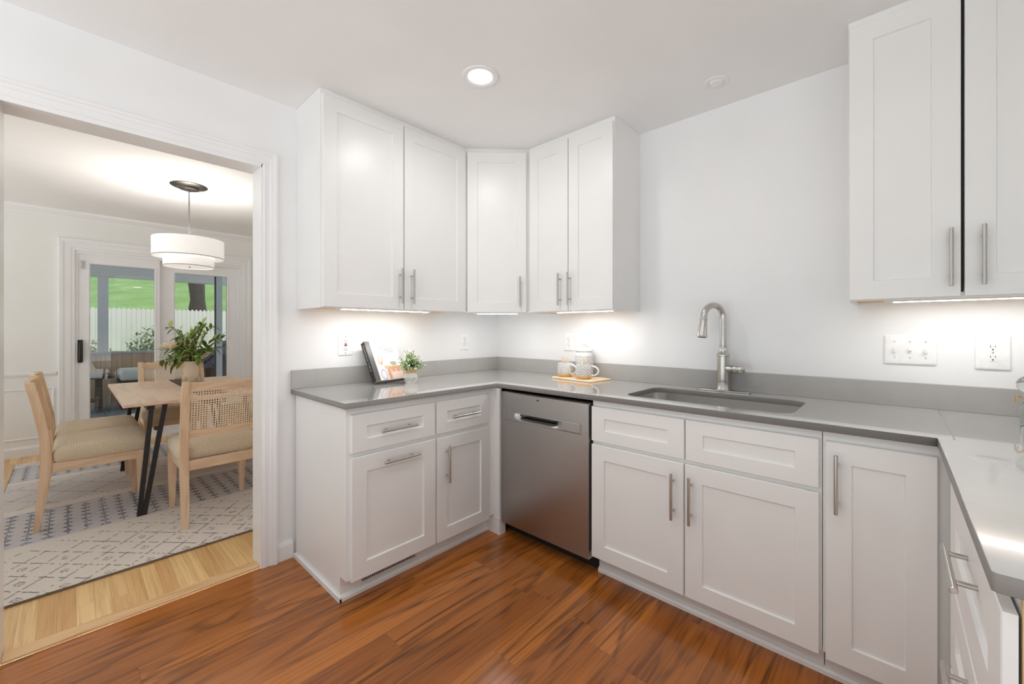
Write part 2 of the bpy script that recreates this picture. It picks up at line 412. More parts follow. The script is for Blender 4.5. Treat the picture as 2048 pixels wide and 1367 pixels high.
# ------------------------------------------------------------------ the room shell
CE = 2.45; TW = .12
JR, JL, OH = -1.735, -2.592, 2.093      # the opening in the left wall
bm = BM(); box(bm, (0, -3.6, -.06), (4.4, 0, 0)); struct('floor', bm, M['floor'], 'glossy reddish brown plank kitchen floor')
bm = BM(); box(bm, (-3.8, -4.4, -.06), (-.07, .7, 0)); struct('floor_dining', bm, M['oak'], 'pale oak strip floor of the dining room')
bm = BM(); box(bm, (0, -3.6, CE), (4.4, 0, CE+.1)); struct('ceiling', bm, M['ceiling'])
bm = BM(); box(bm, (-3.8, -4.4, CE), (-TW, .7, CE+.1)); struct('ceiling_dining', bm, M['ceiling'])
bm = BM(); box(bm, (-TW, JR, 0), (0, .0, CE)); box(bm, (-TW, -3.6, 0), (0, JL, CE)); box(bm, (-TW, JL, OH), (0, JR, CE))
struct('wall_left', bm, M['wall'])
bm = BM(); box(bm, (-TW, 0, 0), (3.9, .12, CE)); struct('wall_back', bm, M['wall'])
bm = BM(); box(bm, (3.16, -1.6, 0), (3.28, 0, CE)); struct('wall_right', bm, M['wall'])
X0 = -3.8; DY0, DY1, DZ1 = -2.373, -.896, 2.06
bm = BM(); box(bm, (X0-.15, -4.4, 0), (X0, DY0, CE)); box(bm, (X0-.15, DY1, 0), (X0, .7, CE)); box(bm, (X0-.15, DY0, DZ1), (X0, DY1, CE))
struct('wall_far', bm, M['wall_dining'])
bm = BM(); box(bm, (X0, .7, 0), (-TW, .82, CE)); struct('wall_dining_right', bm, M['wall_dining'])

def casing(bm, F, u0, u1, v1, prof, v0=0.0):
    """mitred casing up, over and down; prof = (distance out from the opening, thickness)"""
    rs = []
    for (uu, vv, su, sv) in ((u0, v0, -1, 0), (u0, v1, -1, 1), (u1, v1, 1, 1), (u1, v0, 1, 0)):
        rs.append([F(uu+su*d, vv+sv*d, t) for d, t in prof])
    rings(bm, rs)
CP = [(0, 0), (0, .012), (.004, .015), (.010, .015), (.012, .012), (.03, .013), (.034, .016), (.048, .018), (.052, .022), (.062, .023), (.068, .020), (.070, 0)]
bm = BM(); casing(bm, FL, JL-.002, JR+.006, OH+.004, CP); struct('trim_1', bm, M['trim'], 'stepped white casing around the dining room opening')
bm = BM()
box(bm, (-TW-.012, JR-.004, 0), (.012, JR+.016, OH)); box(bm, (-TW-.012, JL-.016, 0), (.012, JL+.004, OH)); box(bm, (-TW-.012, JL, OH-.014), (.012, JR, OH+.008))
struct('trim_2', bm, M['trim'], 'white jamb boards lining the dining room opening')
bm = BM(); casing(bm, frame((-TW, 0, 0), (0, 1, 0), (-1, 0, 0)), JL-.002, JR+.006, OH+.004, CP); struct('trim_3', bm, M['trim'])
bm = BM(); box(bm, (-.075, JL+.004, 0), (-.005, JR-.004, .011), .004, 2); struct('trim_4', bm, M['thresh'], 'oak threshold strip between the two floors')
BP = [(0, 0), (.014, 0), (.014, .075), (.011, .085), (.007, .092), (.004, .1), (0, .1)]
def moulding(bm, F, u0, u1, prof): rings(bm, [[F(u, z, t) for t, z in prof] for u in (u0, u1)])
bm = BM(); moulding(bm, FL, JR+.076, -1.585, BP); moulding(bm, FL, -3.6, JL-.072, BP); struct('baseboard_left', bm, M['trim'])
FF = frame((X0, 0, 0), (0, 1, 0), (1, 0, 0))
bm = BM(); 
for a, b in ((-4.4, DY0-.125), (DY1+.105, .7)): moulding(bm, FF, a, b, [(t*1.1, z*1.0) for t, z in BP])
struct('baseboard_far', bm, M['trim'])
bm = BM(); moulding(bm, FF, -4.4, .7, [(0, 2.375), (.012, 2.375), (.014, 2.39), (.03, 2.405), (.055, 2.43), (.06, 2.45), (0, 2.45)]); struct('trim_5', bm, M['trim'], 'crown moulding along the far dining room wall')
bm = BM()
for a, b in ((-4.4, DY0-.124), (DY1+.104, .7)): moulding(bm, FF, a, b, [(0, .78), (.014, .782), (.016, .79), (.024, .795), (.026, .808), (.018, .815), (0, .815)])
struct('trim_6', bm, M['trim'], 'white chair rail on the far dining room wall')
bm = BM(); pr = [(0, 0), (0, .006), (.01, .012), (.02, .006), (.02, 0)]
for a, b in ((-3.9, -3.32), (-3.25, -2.53), (-.73, .0)):
    rs = []
    for (uu, vv, su, sv) in ((a, .18, -1, -1), (a, .64, -1, 1), (b, .64, 1, 1), (b, .18, 1, -1), (a, .18, -1, -1)):
        rs.append([FF(uu+su*d, vv+sv*d, t) for d, t in pr])
    rings(bm, rs, True, (False, False))
struct('trim_7', bm, M['trim'], 'panel mouldings below the chair rail')

# ------------------------------------------------------------------ sliding glass door
d1 = thing('door_1', 'white sliding glass door to the porch with black pull handle', 'door', (X0, (DY0+DY1)/2, 0)); d1['kind'] = 'structure'
bm = BM(); casing(bm, FF, DY0, DY1, DZ1, [(0, 0), (0, .014), (.02, .016), (.03, .02), (.07, .022), (.085, .028), (.11, .03), (.118, .026), (.12, 0)]); obj('casing', bm, M['trim'], d1)
bm = BM(); box(bm, (X0-.15, DY0-.0, 0), (X0, DY1, .03)); box(bm, (X0-.15, DY0, DZ1-.03), (X0, DY1, DZ1)); box(bm, (X0-.15, DY0, .0302), (X0, DY0+.02, DZ1-.0302)); box(bm, (X0-.15, DY1-.02, .0302), (X0, DY1, DZ1-.0302)); obj('door_frame', bm, M['trim'], d1)
def door_panel(name, y0, y1, gy0, gy1, gz0, gz1, xa, xb):
    bm = BM(); 
    def ring(a, b, c, d, x): return [(x, a, c), (x, b, c), (x, b, d), (x, a, d)]
    z0, z1 = .03, DZ1-.03
    rings(bm, [ring(gy0, gy1, gz0, gz1, xa), ring(y0, y1, z0, z1, xa), ring(y0, y1, z0, z1, xb), ring(gy0-.012, gy1+.012, gz0-.012, gz1+.012, xb), ring(gy0-.01, gy1+.01, gz0-.01, gz1+.01, xb+.006), ring(gy0, gy1, gz0, gz1, xb), ring(gy0, gy1, gz0, gz1, xa)], True, (False, False))
    bmesh.ops.remove_doubles(bm, verts=bm.verts[:], dist=1e-5)
    p = obj(name, bm, M['trim'], d1)
    bm = BM(); xm = (xa+xb)/2; box(bm, (xm-.004, gy0-.001, gz0-.001), (xm+.004, gy1+.001, gz1+.001)); obj('glass_pane', bm, M['glass'], p); return p
sp = door_panel('sliding_panel', DY0+.02, -1.70, -2.262, -1.746, .295, 1.93, X0-.055, X0-.012)
door_panel('fixed_panel', -1.72, DY1-.02, -1.556, -1.034, .295, 1.91, X0-.115, X0-.065)
bm = BM(); tube(bm, [(X0-.012, -2.335, .905), (X0+.03, -2.335, .93), (X0+.036, -2.335, 1.01), (X0+.03, -2.335, 1.09), (X0-.012, -2.335, 1.115)], [.016, .014, .013, .014, .016], 10)
box(bm, (X0-.012, -2.355, .895), (X0+.004, -2.315, 1.13), .004); obj('door_handle', bm, M['black'], sp, True)
bm = BM(); box(bm, (X0-.012, -2.322, 1.885), (X0+.002, -2.312, 1.955)); box(bm, (X0-.012, -2.33, 1.88), (X0+.004, -2.304, 1.892)); box(bm, (X0-.012, -2.33, 1.945), (X0+.004, -2.304, 1.957)); obj('latch', bm, M['nickel'], sp)

# ------------------------------------------------------------------ base cabinets
TH = .109      # toe kick height
def base_cab(name, label, F, u0, u1, depth, loc, toe=.06, back=.02, group=None, topz=.884):
    t = thing(name, label, 'cabinet', loc, 0, group)
    bm = BM(); box(bm, (u0, TH, back), (u1, topz, depth), F=F)
    if topz < .884:
        for a, b, c, d in ((u0, u0+.018, back, depth), (u1-.018, u1, back, depth), (u0+.018, u1-.018, depth-.019, depth)): box(bm, (a, topz, c), (b, .884, d), F=F)
    obj('cabinet_body', bm, M['cab'], t)
    bm = BM(); box(bm, (u0, 0, back), (u1, TH, depth-toe), F=F); o = obj('toe_kick', bm, M['cab'], t); return t
def front(t, F, kind, u0, u1, v0, v1, w, rail=.07, railv=None, hnd=None, gap=.0005):
    bm = BM(); shaker(bm, F, u0, u1, v0, v1, w+gap, w+.020, rail, .008, railv)
    o = obj(kind, bm, M['cab'], t)
    if hnd: handle(o, F, hnd[0], hnd[1], w+.020-(hnd[3] if len(hnd) > 3 else 0), hnd[2])
    return o
FD = .615
wc = base_cab('base_cabinet', 'white base cabinet nearest the doorway, horizontal handle on its large lower front', FL, -1.560, -1.092, FD, (.3, -1.32, 0))
front(wc, FL, 'drawer', -1.556, -1.100, .681, .853, FD, .072, .056, (-1.32, .761, False, .008))
front(wc, FL, 'door', -1.556, -1.096, .104, .660, FD, .072, None, (-1.31, .613, False))
bm = BM(); box(bm, (.02, -1.573, 0), (.555, -1.560, TH)); box(bm, (.02, -1.573, TH), (FD, -1.560, .884)); obj('end_panel', bm, M['cab'], wc)
bm = BM(); moulding(bm, FL, -1.582, -1.0925, [(.556, 0), (.572, 0), (.572, .014), (.566, .022), (.556, .026)]); box(bm, (.015, -1.585, 0), (.572, -1.5735, .022)); obj('shoe_moulding', bm, M['cab'], wc)
bm = BM(); box(bm, (.5555, -1.475, .028), (.559, -1.163, .060)); gv = obj('vent_grille', bm, M['vent'], wc)
bm = BM()
for k in range(30): box(bm, (.559, -1.468+k*.0099, .044), (.5602, -1.468+k*.0099+.0058, .054))
part_label(obj('vent_slots', bm, M['slot'], gv), 'row of dark vent slots')
nc = base_cab('base_cabinet', 'narrow white base cabinet left of the dishwasher, vertical handle on its door', FL, -1.0915, -.632, FD, (.3, -.86, 0))
front(nc, FL, 'drawer', -1.085, -.704, .681, .853, FD, .066, .056, (-.895, .761, False, .008))
front(nc, FL, 'door', -1.084, -.702, .102, .658, FD, .066, None, (-1.026, .516, True))
bm = BM(); box(bm, (.6155, -.650, .10), (.668, -.6325, .884)); box(bm, (.540, -.652, 0), (.670, -.600, .0995)); obj('corner_filler', bm, M['cab'], nc)

bm = BM(); moulding(bm, FL, -1.0915, -.653, [(.556, 0), (.572, 0), (.572, .014), (.566, .022), (.556, .026)]); obj('shoe_moulding', bm, M['cab'], nc)
# dishwasher
dw = thing('dishwasher', 'stainless steel dishwasher with pocket handle under the counter', 'dishwasher', (.985, -.32, 0))
DX0, DX1 = .672, 1.290
bm = BM(); box(bm, (DX0, -.60, .10), (DX1, -.03, .862)); obj('tub', bm, M['darkgap'], dw)
bm = BM(); box(bm, (DX0, -.55, 0), (DX1, -.53, .10)); obj('toe_panel', bm, M['darkgap'], dw)
bm = BM()   # door built as a grid of profile rings so that the pocket is really sunk in
us = [DX0+.003, DX0+.03, DX0+.20, DX0+.235, DX1-.235, DX1-.20, DX1-.03, DX1-.003]
vs = [.085, .700, .712, .748, .760, .868]
def dd(u, v):
    if not (us[1] <= u <= us[6] and .70 < v < .76): return 0
    if us[3] <= u <= us[4]: return .030 if v < .748 else .024
    return .004
gr = []
N_u = 96
for i in range(N_u+1):
    u = us[0]+(us[-1]-us[0])*i/N_u
    gr.append(u)
vv = [.082, .2, .4, .6, .690, .6985, .700, .702, .7045, .708, .714, .722, .730, .738, .746, .7475, .749, .7525, .755, .757, .7585, .764, .80, .84, .862, .868]
def dep(u, v):
    r = .006 if v > .865 else 0.0
    a0, a1 = us[0]+.022, us[-1]-.05
    if a0 <= u <= a1 and .6995 <= v <= .7575:
        r = .003 if (v < .7025 or v > .7545) else .0015
        sm = lambda t: max(0, min(1, t))**2*(3-2*max(0, min(1, t)))
        k = sm((u-.775)/.07)*sm((1.12-u)/.08)
        if .7035 < v < .748: r = max(r, .0015+.036*k*sm((v-.706)/.026))
    return r
V = [[bm.verts.new((u, -.640+dep(u, v), v)) for v in vv] for u in gr]
for i in range(N_u):
    for j in range(len(vv)-1): bm.faces.new((V[i][j], V[i+1][j], V[i+1][j+1], V[i][j+1]))
bk = [[bm.verts.new((u, -.601, v)) for v in vv] for u in (gr[0], gr[-1])]
for s, k in ((0, 0), (1, N_u)):
    for j in range(len(vv)-1): bm.faces.new((V[k][j], V[k][j+1], bk[s][j+1], bk[s][j]))
bm.faces.new([V[i][0] for i in range(N_u+1)]+[bk[1][0], bk[0][0]]); bm.faces.new([V[i][-1] for i in range(N_u+1)]+[bk[1][-1], bk[0][-1]])
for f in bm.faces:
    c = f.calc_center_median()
    if .722 < c.z < .750 and c.y > -.620 and .70 < c.x < 1.26: f.material_index = 1  # overhang shade inside the pocket painted as darker steel
dwd = obj('door', bm, [M['steel'], M['steeldark']], dw, True)
bm = BM(); box(bm, (DX0+.278, -.6412, .838), (DX0+.292, -.6395, .846)); obj('indicator_light', bm, M['slot'], dwd)
bm = BM(); box(bm, (DX1, -.60, .08), (1.296, -.05, .868)); obj('side_gasket', bm, M['darkgap'], dw)

sk = base_cab('sink_cabinet', 'white sink base cabinet with two doors and two blank drawer fronts', FB, 1.2975, 2.2255, FD, (1.76, -.3, 0), topz=.66)
front(sk, FB, 'false_drawer_front', 1.300, 1.756, .684, .855, FD, .070, .055)
front(sk, FB, 'false_drawer_front', 1.762, 2.219, .684, .855, FD, .070, .055)
front(sk, FB, 'door', 1.300, 1.753, .104, .666, FD, .070, None, (1.712, .523, True))
front(sk, FB, 'door', 1.759, 2.219, .104, .666, FD, .070, None, (1.786, .523, True))
bm = BM(); moulding(bm, FB, 1.30, 2.50, [(.556, 0), (.572, 0), (.572, .014), (.566, .022), (.556, .026)]); obj('shoe_moulding', bm, M['cab'], sk)
bc = base_cab('corner_cabinet', 'white blind corner base cabinet with one tall narrow door right of the sink', FB, 2.228, 2.575, FD, (2.4, -.3, 0))
front(bc, FB, 'door', 2.237, 2.508, .098, .852, FD, .070, None, (2.268, .716, True))

XF = 2.5365     # face plane of the right run
dr = thing('drawer_cabinet', 'white three-drawer base cabinet under the right hand counter', 'cabinet', (2.85, -1.1, 0))
FRr = FR(XF+.6)
bm = BM(); box(bm, (XF, -1.545, TH), (XF+.019, -.640, .884)); box(bm, (XF+.019, -1.545, TH), (3.14, -.66, .884)); obj('cabinet_body', bm, M['cab'], dr)
bm = BM(); box(bm, (XF-.001, -1.555, TH), (3.14, -1.546, .884)); part_label(obj('side_panel', bm, M['plywood'], dr), 'unfinished tan plywood side')
bm = BM(); box(bm, (XF+.06, -1.545, 0), (3.14, -.68, TH)); obj('toe_kick', bm, M['cab'], dr)
for z0, z1 in ((.626, .857), (.388, .614), (.105, .376)):
    front(dr, FRr, 'drawer', .885, 1.556, z0, z1, .6, .105, .082, (1.285, z1-.066, False), .0045)

# ------------------------------------------------------------------ countertop, sink, faucet
CD = .650; XR = 2.506; CZ = .914; CT = .027
ct = thing('countertop', 'polished grey quartz countertop with short backsplash running round the kitchen', 'countertop', (1.3, -.3, .887))
hole = rrect(1.425, -.545, 2.125, -.150, .065)
poly_slab('slab', [[(.002, -.002), (.002, -1.594), (CD, -1.594), (CD, -CD), (2.5405, -CD), (2.5405, -.002)], hole[::-1]], CZ-CT, CZ, M['quartz'], ct, .0015)
poly_slab('slab', [[(2.5415, -.002), (2.5415, -CD), (XR, -CD), (XR, -1.5705), (XR+.0045, -1.575), (3.158, -1.575), (3.158, -.002)]], CZ-CT, CZ, M['quartz'], ct, .0015)
for o_ in ct.children:            # polished top, edges darkened in colour as if in shade
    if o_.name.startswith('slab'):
        o_.data.materials.append(M['edgeshade'])
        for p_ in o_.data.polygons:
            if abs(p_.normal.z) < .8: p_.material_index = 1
bm = BM(); box(bm, (2.5404, -.64, CZ-.01), (2.5416, -.021, CZ+.0002)); obj('seam', bm, M['seam'], ct)
bm = BM(); box(bm, (.001, -1.594, CZ), (.020, -.001, 1.0156), .001); obj('backsplash', bm, M['honed'], ct)
bm = BM(); box(bm, (.020, -.020, CZ), (3.158, -.001, 1.0156), .001); obj('backsplash', bm, M['honed'], ct)
bm = BM(); box(bm, (3.138, -1.575, CZ), (3.158, -.020, 1.0156), .001); obj('backsplash', bm, M['honed'], ct)

sn = thing('sink', 'stainless steel undermount sink bowl below the faucet', 'sink', (1.775, -.35, .68))
bm = BM(); rs = []
for ins, z, r in ((-.012, .8868, .07), (-.004, .8868, .066), (-.004, .80, .066), (.0, .71, .07), (.015, .69, .07), (.05, .682, .06)):
    rs.append([(x, y, z) for x, y in rrect(1.425+ins, -.545+ins, 2.125-ins, -.150-ins, r, 8)])
rings(bm, rs, True, (False, True)); so = obj('bowl', bm, M['sinksteel'], sn, True)
md = so.modifiers.new('thickness', 'SOLIDIFY'); md.thickness = .0012; md.offset = -1
bm = BM(); lathe(bm, [(.0, .6825), (.03, .6825), (.044, .684), (.046, .6828)], (1.775, -.33, 0), 24); obj('drain', bm, M['chrome'], sn, True)
bm = BM(); tube(bm, bez((2.085, -.43, .84), (2.06, -.455, .868), (2.112, -.47, .862)), [.012, .014, .014, .012, .012, .014, .013, .012, .008], 8)
tag(obj('sink_tag', bm, M['plastic'], None, True), 'small white plastic tag hanging inside the right end of the sink', 'tag')

FX, FY = 1.752, -.072
fc = thing('faucet', 'brushed nickel pull-down gooseneck kitchen faucet behind the sink', 'faucet', (FX, FY, CZ))
poly_slab('deck_plate', [rrect(FX-.13, FY-.03, FX+.13, FY+.03, .028)], CZ, CZ+.007, M['nickel'], fc, .002)
bm = BM(); z = CZ+.007
lathe(bm, [(.035, 0), (.035, .004), (.032, .012), (.0295, .036), (.0295, .043), (.0325, .045), (.0325, .050), (.0295, .052), (.0295, .176), (.0325, .178), (.0325, .185), (.029, .188), (.022, .199), (.0175, .218), (.0175, .224), (.0195, .226), (.0195, .232), (.0162, .234)], (FX, FY, z), 32)
obj('faucet_body', bm, M['nickel'], fc, True)
DIR = Vector((-.50, -.866, 0))     # where the spout points
R = .062; zt = 1.303
pts = [Vector((FX, FY, z+.23)), Vector((FX, FY, 1.22)), Vector((FX, FY, zt-.02))]
for k in range(13):
    a = math.pi*k/12*1.0; pts.append(Vector((FX, FY, zt))+DIR*(R-R*math.cos(a))+Vector((0, 0, R*math.sin(a))))
last = pts[-1]; dn = (pts[-1]-pts[-2]).normalized(); pts.append(last+dn*.010)
bm = BM(); tube(bm, pts, .0158, 18); obj('spout', bm, M['nickel'], fc, True)
bm = BM(); h0 = pts[-1]-dn*.002; lathe(bm, [(.0165, 0), (.0185, .001), (.0185, .008), (.0165, .010), (.0185, .03), (.0245, .088), (.0268, .090), (.0268, .096), (.023, .098)], h0, 24, dn)
sh = obj('spray_head', bm, M['nickel'], fc, True)
bm = BM(); lathe(bm, [(.021, 0), (.021, .0012)], h0+dn*.098, 20, dn); obj('nozzle', bm, M['slot'], sh)
bm = BM(); LD = Vector((.93, -.36, 0)).normalized()
lathe(bm, [(.0185, .018), (.0185, .066), (.0200, .068), (.0200, .070), (.0192, .072), (.0192, .096), (.0215, .098), (.0215, .106), (.019, .110), (.012, .113)], (FX, FY, CZ+.121), 24, LD)
obj('lever_handle', bm, M['nickel'], fc, True)

# ------------------------------------------------------------------ wall cabinets and lights under them
UB, UT, UD = 1.349, 2.449, .313
def upper(name, label, F, u0, u1, loc, split, hs):
    t = thing(name, label, 'cabinet', loc)
    bm = BM(); box(bm, (u0, UB, .001), (u0+.018, UB+.012, UD-.019), F=F); box(bm, (u1-.018, UB, .001), (u1, UB+.012, UD-.019), F=F); box(bm, (u0, UB+.012, .001), (u1, UT, UD-.019), F=F)
    obj('cabinet_body', bm, M['cab'], t)
    bm = BM(); e = .03
    box(bm, (u0, UB, UD-.019), (u0+e, UT, UD), F=F); box(bm, (u1-e, UB, UD-.019), (u1, UT, UD), F=F)
    box(bm, (u0+e, UB, UD-.019), (u1-e, UB+.03, UD), F=F); box(bm, (u0+e, UT-.05, UD-.019), (u1-e, UT, UD), F=F)
    obj('face_frame', bm, M['cab'], t)
    bm = BM(); box(bm, (u0+.018, UB+.008, .001), (u1-.018, UB+.012, UD-.019), F=F); part_label(obj('underside', bm, M['cabin'], t), 'bare wood underside')
    for (a, b), h in zip(split, hs):
        front(t, F, 'door', a, b, 1.353, 2.416, UD, .070, None, (h, 1.487, True))
    return t
upper('wall_cabinet', 'tall white two-door wall cabinet left of the corner, above the cookbook', FL, -1.563, -.614, (.16, -1.09, UB), ((-1.557, -1.0985), (-1.0925, -.628)), (-1.125, -1.047))
upper('wall_cabinet', 'white two-door wall cabinet right of the corner, above the mugs', FB, .614, 1.254, (.93, -.16, UB), ((.636, .9425), (.9475, 1.250)), (.890, .963))
rc = upper('wall_cabinet', 'white two-door wall cabinet at the right edge, above the light switches', FB, 2.279, 2.892, (2.58, -.16, UB), ((2.283, 2.5795), (2.5885, 2.888)), (2.555, 2.630))
bm = BM(); box(bm, (2.5805, UB+.02, UD+.0005), (2.5875, UT-.04, UD+.001), F=FB); obj('door_gap', bm, M['darkgap'], rc)
cc = thing('corner_wall_cabinet', 'white single-door diagonal wall cabinet in the corner', 'cabinet', (.2, -.2, UB))
cc_out = [(.001, -.001), (.001, -.613), (UD, -.613), (.613, -UD), (.613, -.001)]
poly_slab('cabinet_body', [cc_out], UB+.012, UT, M['cab'], cc, .0005)
q = 2**-.5; FDg = frame((UD, -.613, 0), (q, q, 0), (q, -q, 0)); DL = .3*2**.5
bm = BM(); box(bm, (0, UB, -.019), (DL, UB+.02, 0), F=FDg); obj('face_frame', bm, M['cab'], cc)
front(cc, FDg, 'door', .013, DL-.018, 1.353, 2.416, 0, .066, None, (.362, 1.487, True))
def led(label, p0, p1, mat='led'):
    p0, p1 = Vector(p0), Vector(p1); d = (p1-p0); L = d.length; d.normalize(); n = Vector((-d.y, d.x, 0))
    t = thing('under_cabinet_light', label, 'light', tuple((p0+p1)/2), 0, 'light bars under the wall cabinets')
    F = lambda a, b, c: p0+d*a+n*c+Vector((0, 0, b))
    bm = BM(); box(bm, (-.03, .0, -.018), (L+.03, .012, .018), .001, F=F); obj('housing', bm, M['plastic2'], t)
    bm = BM(); box(bm, (0, -.0016, -.016), (L, -.0002, .016), F=F); obj('lens', bm, M[mat], t)
Z = UB+.004-.005
led('lit light bar under the two-door wall cabinet left of the corner', (.235, -1.415, Z), (.235, -.865, Z))
led('lit light bar under the diagonal corner wall cabinet', (.275, -.47, Z), (.47, -.275, Z))
led('lit light bar under the two-door wall cabinet right of the corner', (.80, -.235, Z), (1.19, -.235, Z))
led('lit light bar under the wall cabinet above the light switches', (2.41, -.17, Z), (2.86, -.17, Z), 'led_dim')

# ------------------------------------------------------------------ ceiling fittings
def can(label, x, y, lens, power):
    t = thing('recessed_light', label, 'light', (x, y, CE))
    bm = BM(); lathe(bm, [(.088, -.0005), (.087, -.005), (.080, -.008), (.062, -.004), (.056, .0), (.054, -.0005)], (x, y, CE), 40, cap=(False, False)); obj('trim_ring', bm, M['trim'], t, True)
    bm = BM(); lathe(bm, [(.0555, -.0012), (.05, -.0025), (.0, -.003)], (x, y, CE), 32); obj('lens', bm, lens, t, True)
    if power: lamp('can_lamp', 'AREA', (x, y, CE-.012), power, .12, (1, .985, .96)).data.spread = 3.0
    return t
can('lit round recessed ceiling light above the corner of the counters', .957, -1.075, M['canlens'], DOWN_POWER)
for x, y in ((1.9, -2.2), (2.7, -3.1), (.9, -3.2)):  # unseen cans added to fill the room with light
    can('unseen recessed ceiling light added out of view for fill', x, y, M['canlens'], DOWN_POWER)['group'] = 'added fill lights out of view'
dt = thing('ceiling_speaker', 'small unlit round white ceiling fitting above the sink', 'ceiling fitting', (1.772, -.26, CE))
bm = BM(); lathe(bm, [(.056, -.0005), (.055, -.004), (.050, -.006), (.037, -.005), (.034, -.002)], (1.772, -.26, CE), 40); obj('trim_ring', bm, M['trim'], dt, True)
bm = BM(); lathe(bm, [(.034, -.0022), (.026, -.012), (.0, -.014)], (1.772, -.26, CE), 32); obj('lens', bm, M['plastic2'], dt, True)

# ------------------------------------------------------------------ outlets and switches
def plate(t, F, u0, u1, v0, v1, w=.006, r=.006):
    bm = BM()
    rs = [[F(x, y, ww) for x, y in rrect(u0+i, v0+i, u1-i, v1-i, r)] for i, ww in ((0, .0005), (.0, w*.45), (.0018, w*.8), (.006, w))]
    rings(bm, rs); return obj('cover_plate', bm, M['plastic'], t, True)
def receptacle(t, F, u, v, w, k=1.0):
    bm = BM(); out = []
    for i in range(24):
        a = 2*math.pi*i/24; x, y = .0175*math.cos(a), .0175*math.sin(a); y = max(-.0135, min(.0135, y)); out.append((u+x*k, v+y*k))
    rings(bm, [[F(x, y, ww) for x, y in out] for ww in (w-.001, w+.0016)]); o = obj('receptacle', bm, M['plastic2'], t)
    bm = BM()
    for a, h in ((-.0062, .0085), (.0062, .007)): box(bm, (u+(a-.0009)*k, v+(.0045-h/2)*k, w+.001), (u+(a+.0009)*k, v+(.0045+h/2)*k, w+.0019), F=F)
    box(bm, (u-.0024*k, v-.0095*k, w+.001), (u+.0024*k, v-.005*k, w+.0019), F=F); obj('slots', bm, M['slot'], o)
def screw(t, F, u, v, w):
    bm = BM(); lathe(bm, [(.0032, 0), (.003, .0008), (0, .001)], F(u, v, w), 12, F(0, 0, 1)-F(0, 0, 0)); obj('screw', bm, M['nickel'], t, True)
def outlet(label, F, u, v, w=.088, h=.128, loc=None):
    t = thing('wall_outlet', label, 'outlet', tuple(F(u, v, 0))); plate(t, F, u-w/2, u+w/2, v-h/2, v+h/2)
    receptacle(t, F, u, v+.0195, .006); receptacle(t, F, u, v-.0195, .006); screw(t, F, u, v, .0058); return t
outlet('white wall outlet on the left wall near the corner', FL, -.355, 1.147)
outlet('white wall outlet on the back wall behind the canister', FB, .722, 1.151)
outlet('white wall outlet on an oversized plate right of the light switches', FB, 2.689, 1.149, .092, .132)
g = thing('wall_outlet', 'white wall outlet with red test button, left of the cookbook', 'outlet', tuple(FL(-1.29, 1.147, 0)))
plate(g, FL, -1.334, -1.246, 1.083, 1.211)
bm = BM(); box(bm, (-1.307, 1.114, .005), (-1.273, 1.181, .0085), .001, F=FL); gd = obj('receptacle', bm, M['plastic2'], g)
bm = BM()
for vv_ in (1.170, 1.126):
    for a in (-.006, .006): box(bm, (-1.29+a-.0009, vv_-.004, .0082), (-1.29+a+.0009, vv_+.004, .009), F=FL)
    box(bm, (-1.2925, vv_-.0115, .0082), (-1.2875, vv_-.0075, .009), F=FL)
obj('slots', bm, M['slot'], gd)
bm = BM(); box(bm, (-1.298, 1.148, .008), (-1.282, 1.155, .0098), F=FL); part_label(obj('reset_button', bm, M['red'], gd), 'red button')
bm = BM(); box(bm, (-1.298, 1.139, .008), (-1.282, 1.146, .0098), F=FL); part_label(obj('test_button', bm, M['slot'], gd), 'black button')
for z_ in (1.098, 1.196): screw(g, FL, -1.29, z_, .0058)
s = thing('light_switch', 'white triple toggle light switch plate on the back wall at right', 'light switch', tuple(FB(2.46, 1.153, 0)))
plate(s, FB, 2.379, 2.541, 1.090, 1.216)
for u, up in ((2.413, -1), (2.460, 1), (2.507, -1)):
    bm = BM(); box(bm, (u-.0055, 1.140, .0055), (u+.0055, 1.165, .0068), F=FB)
    tg = BM(); box(tg, (u-.0042, 1.1525-.0075, .006), (u+.0042, 1.1525+.0075, .018), .001, F=FB)
    for v in tg.verts: v.co.z += up*.35*max(0, (-v.co.y-.006))
    merge(bm, tg); obj('toggle', bm, M['plastic2'], s)
    for v_ in (1.186, 1.119): screw(s, FB, u, v_, .0058)

# ------------------------------------------------------------------ things on the counter
def grid_colors(o, fn):
    me = o.data; ca = me.color_attributes.new('Col', 'FLOAT_COLOR', 'POINT')
    for i, v in enumerate(me.vertices): ca.data[i].color = (*fn(v.co), 1)
# cookbook on a small stand, leaning back against nothing but its easel
bk = thing('cookbook', 'cookbook standing upright and open to the room, black spine and pale illustrated cover', 'book', (.17, -1.09, CZ))
BW, BH, BT = .222, .262, .034
bu = Vector((-.10, .995, 0)).normalized(); bn = Vector((bu.y, -bu.x, 0)); tilt = math.radians(29)
bv = (Vector((0, 0, 1))*math.cos(tilt)-bn*math.sin(tilt)); bw = (bn*math.cos(tilt)+Vector((0, 0, 1))*math.sin(tilt))
BO = Vector((.168, -1.200, CZ+.006))
FBk = lambda a, b, c: BO+bu*a+bv*b+bw*c      # along the cover, up the cover, out of the cover
bm = BM(); box(bm, (.004, .004, .003), (BW-.004, BH-.004, BT-.003), F=FBk); obj('page_block', bm, M['pages'], bk)
bm = BM(); box(bm, (0, 0, 0), (BW, BH, .003), F=FBk); box(bm, (0, 0, 0), (.004, BH, BT), .001, F=FBk); obj('spine', bm, M['bookblack'], bk)
bm = BM(); nu, nv = 62, 80
V = [[bm.verts.new(FBk(.002+(BW-.002)*i/nu, BH*j/nv, BT)) for j in range(nv+1)] for i in range(nu+1)]
for i in range(nu):
    for j in range(nv): bm.faces.new((V[i][j], V[i+1][j], V[i+1][j+1], V[i][j+1]))
uvs = {}
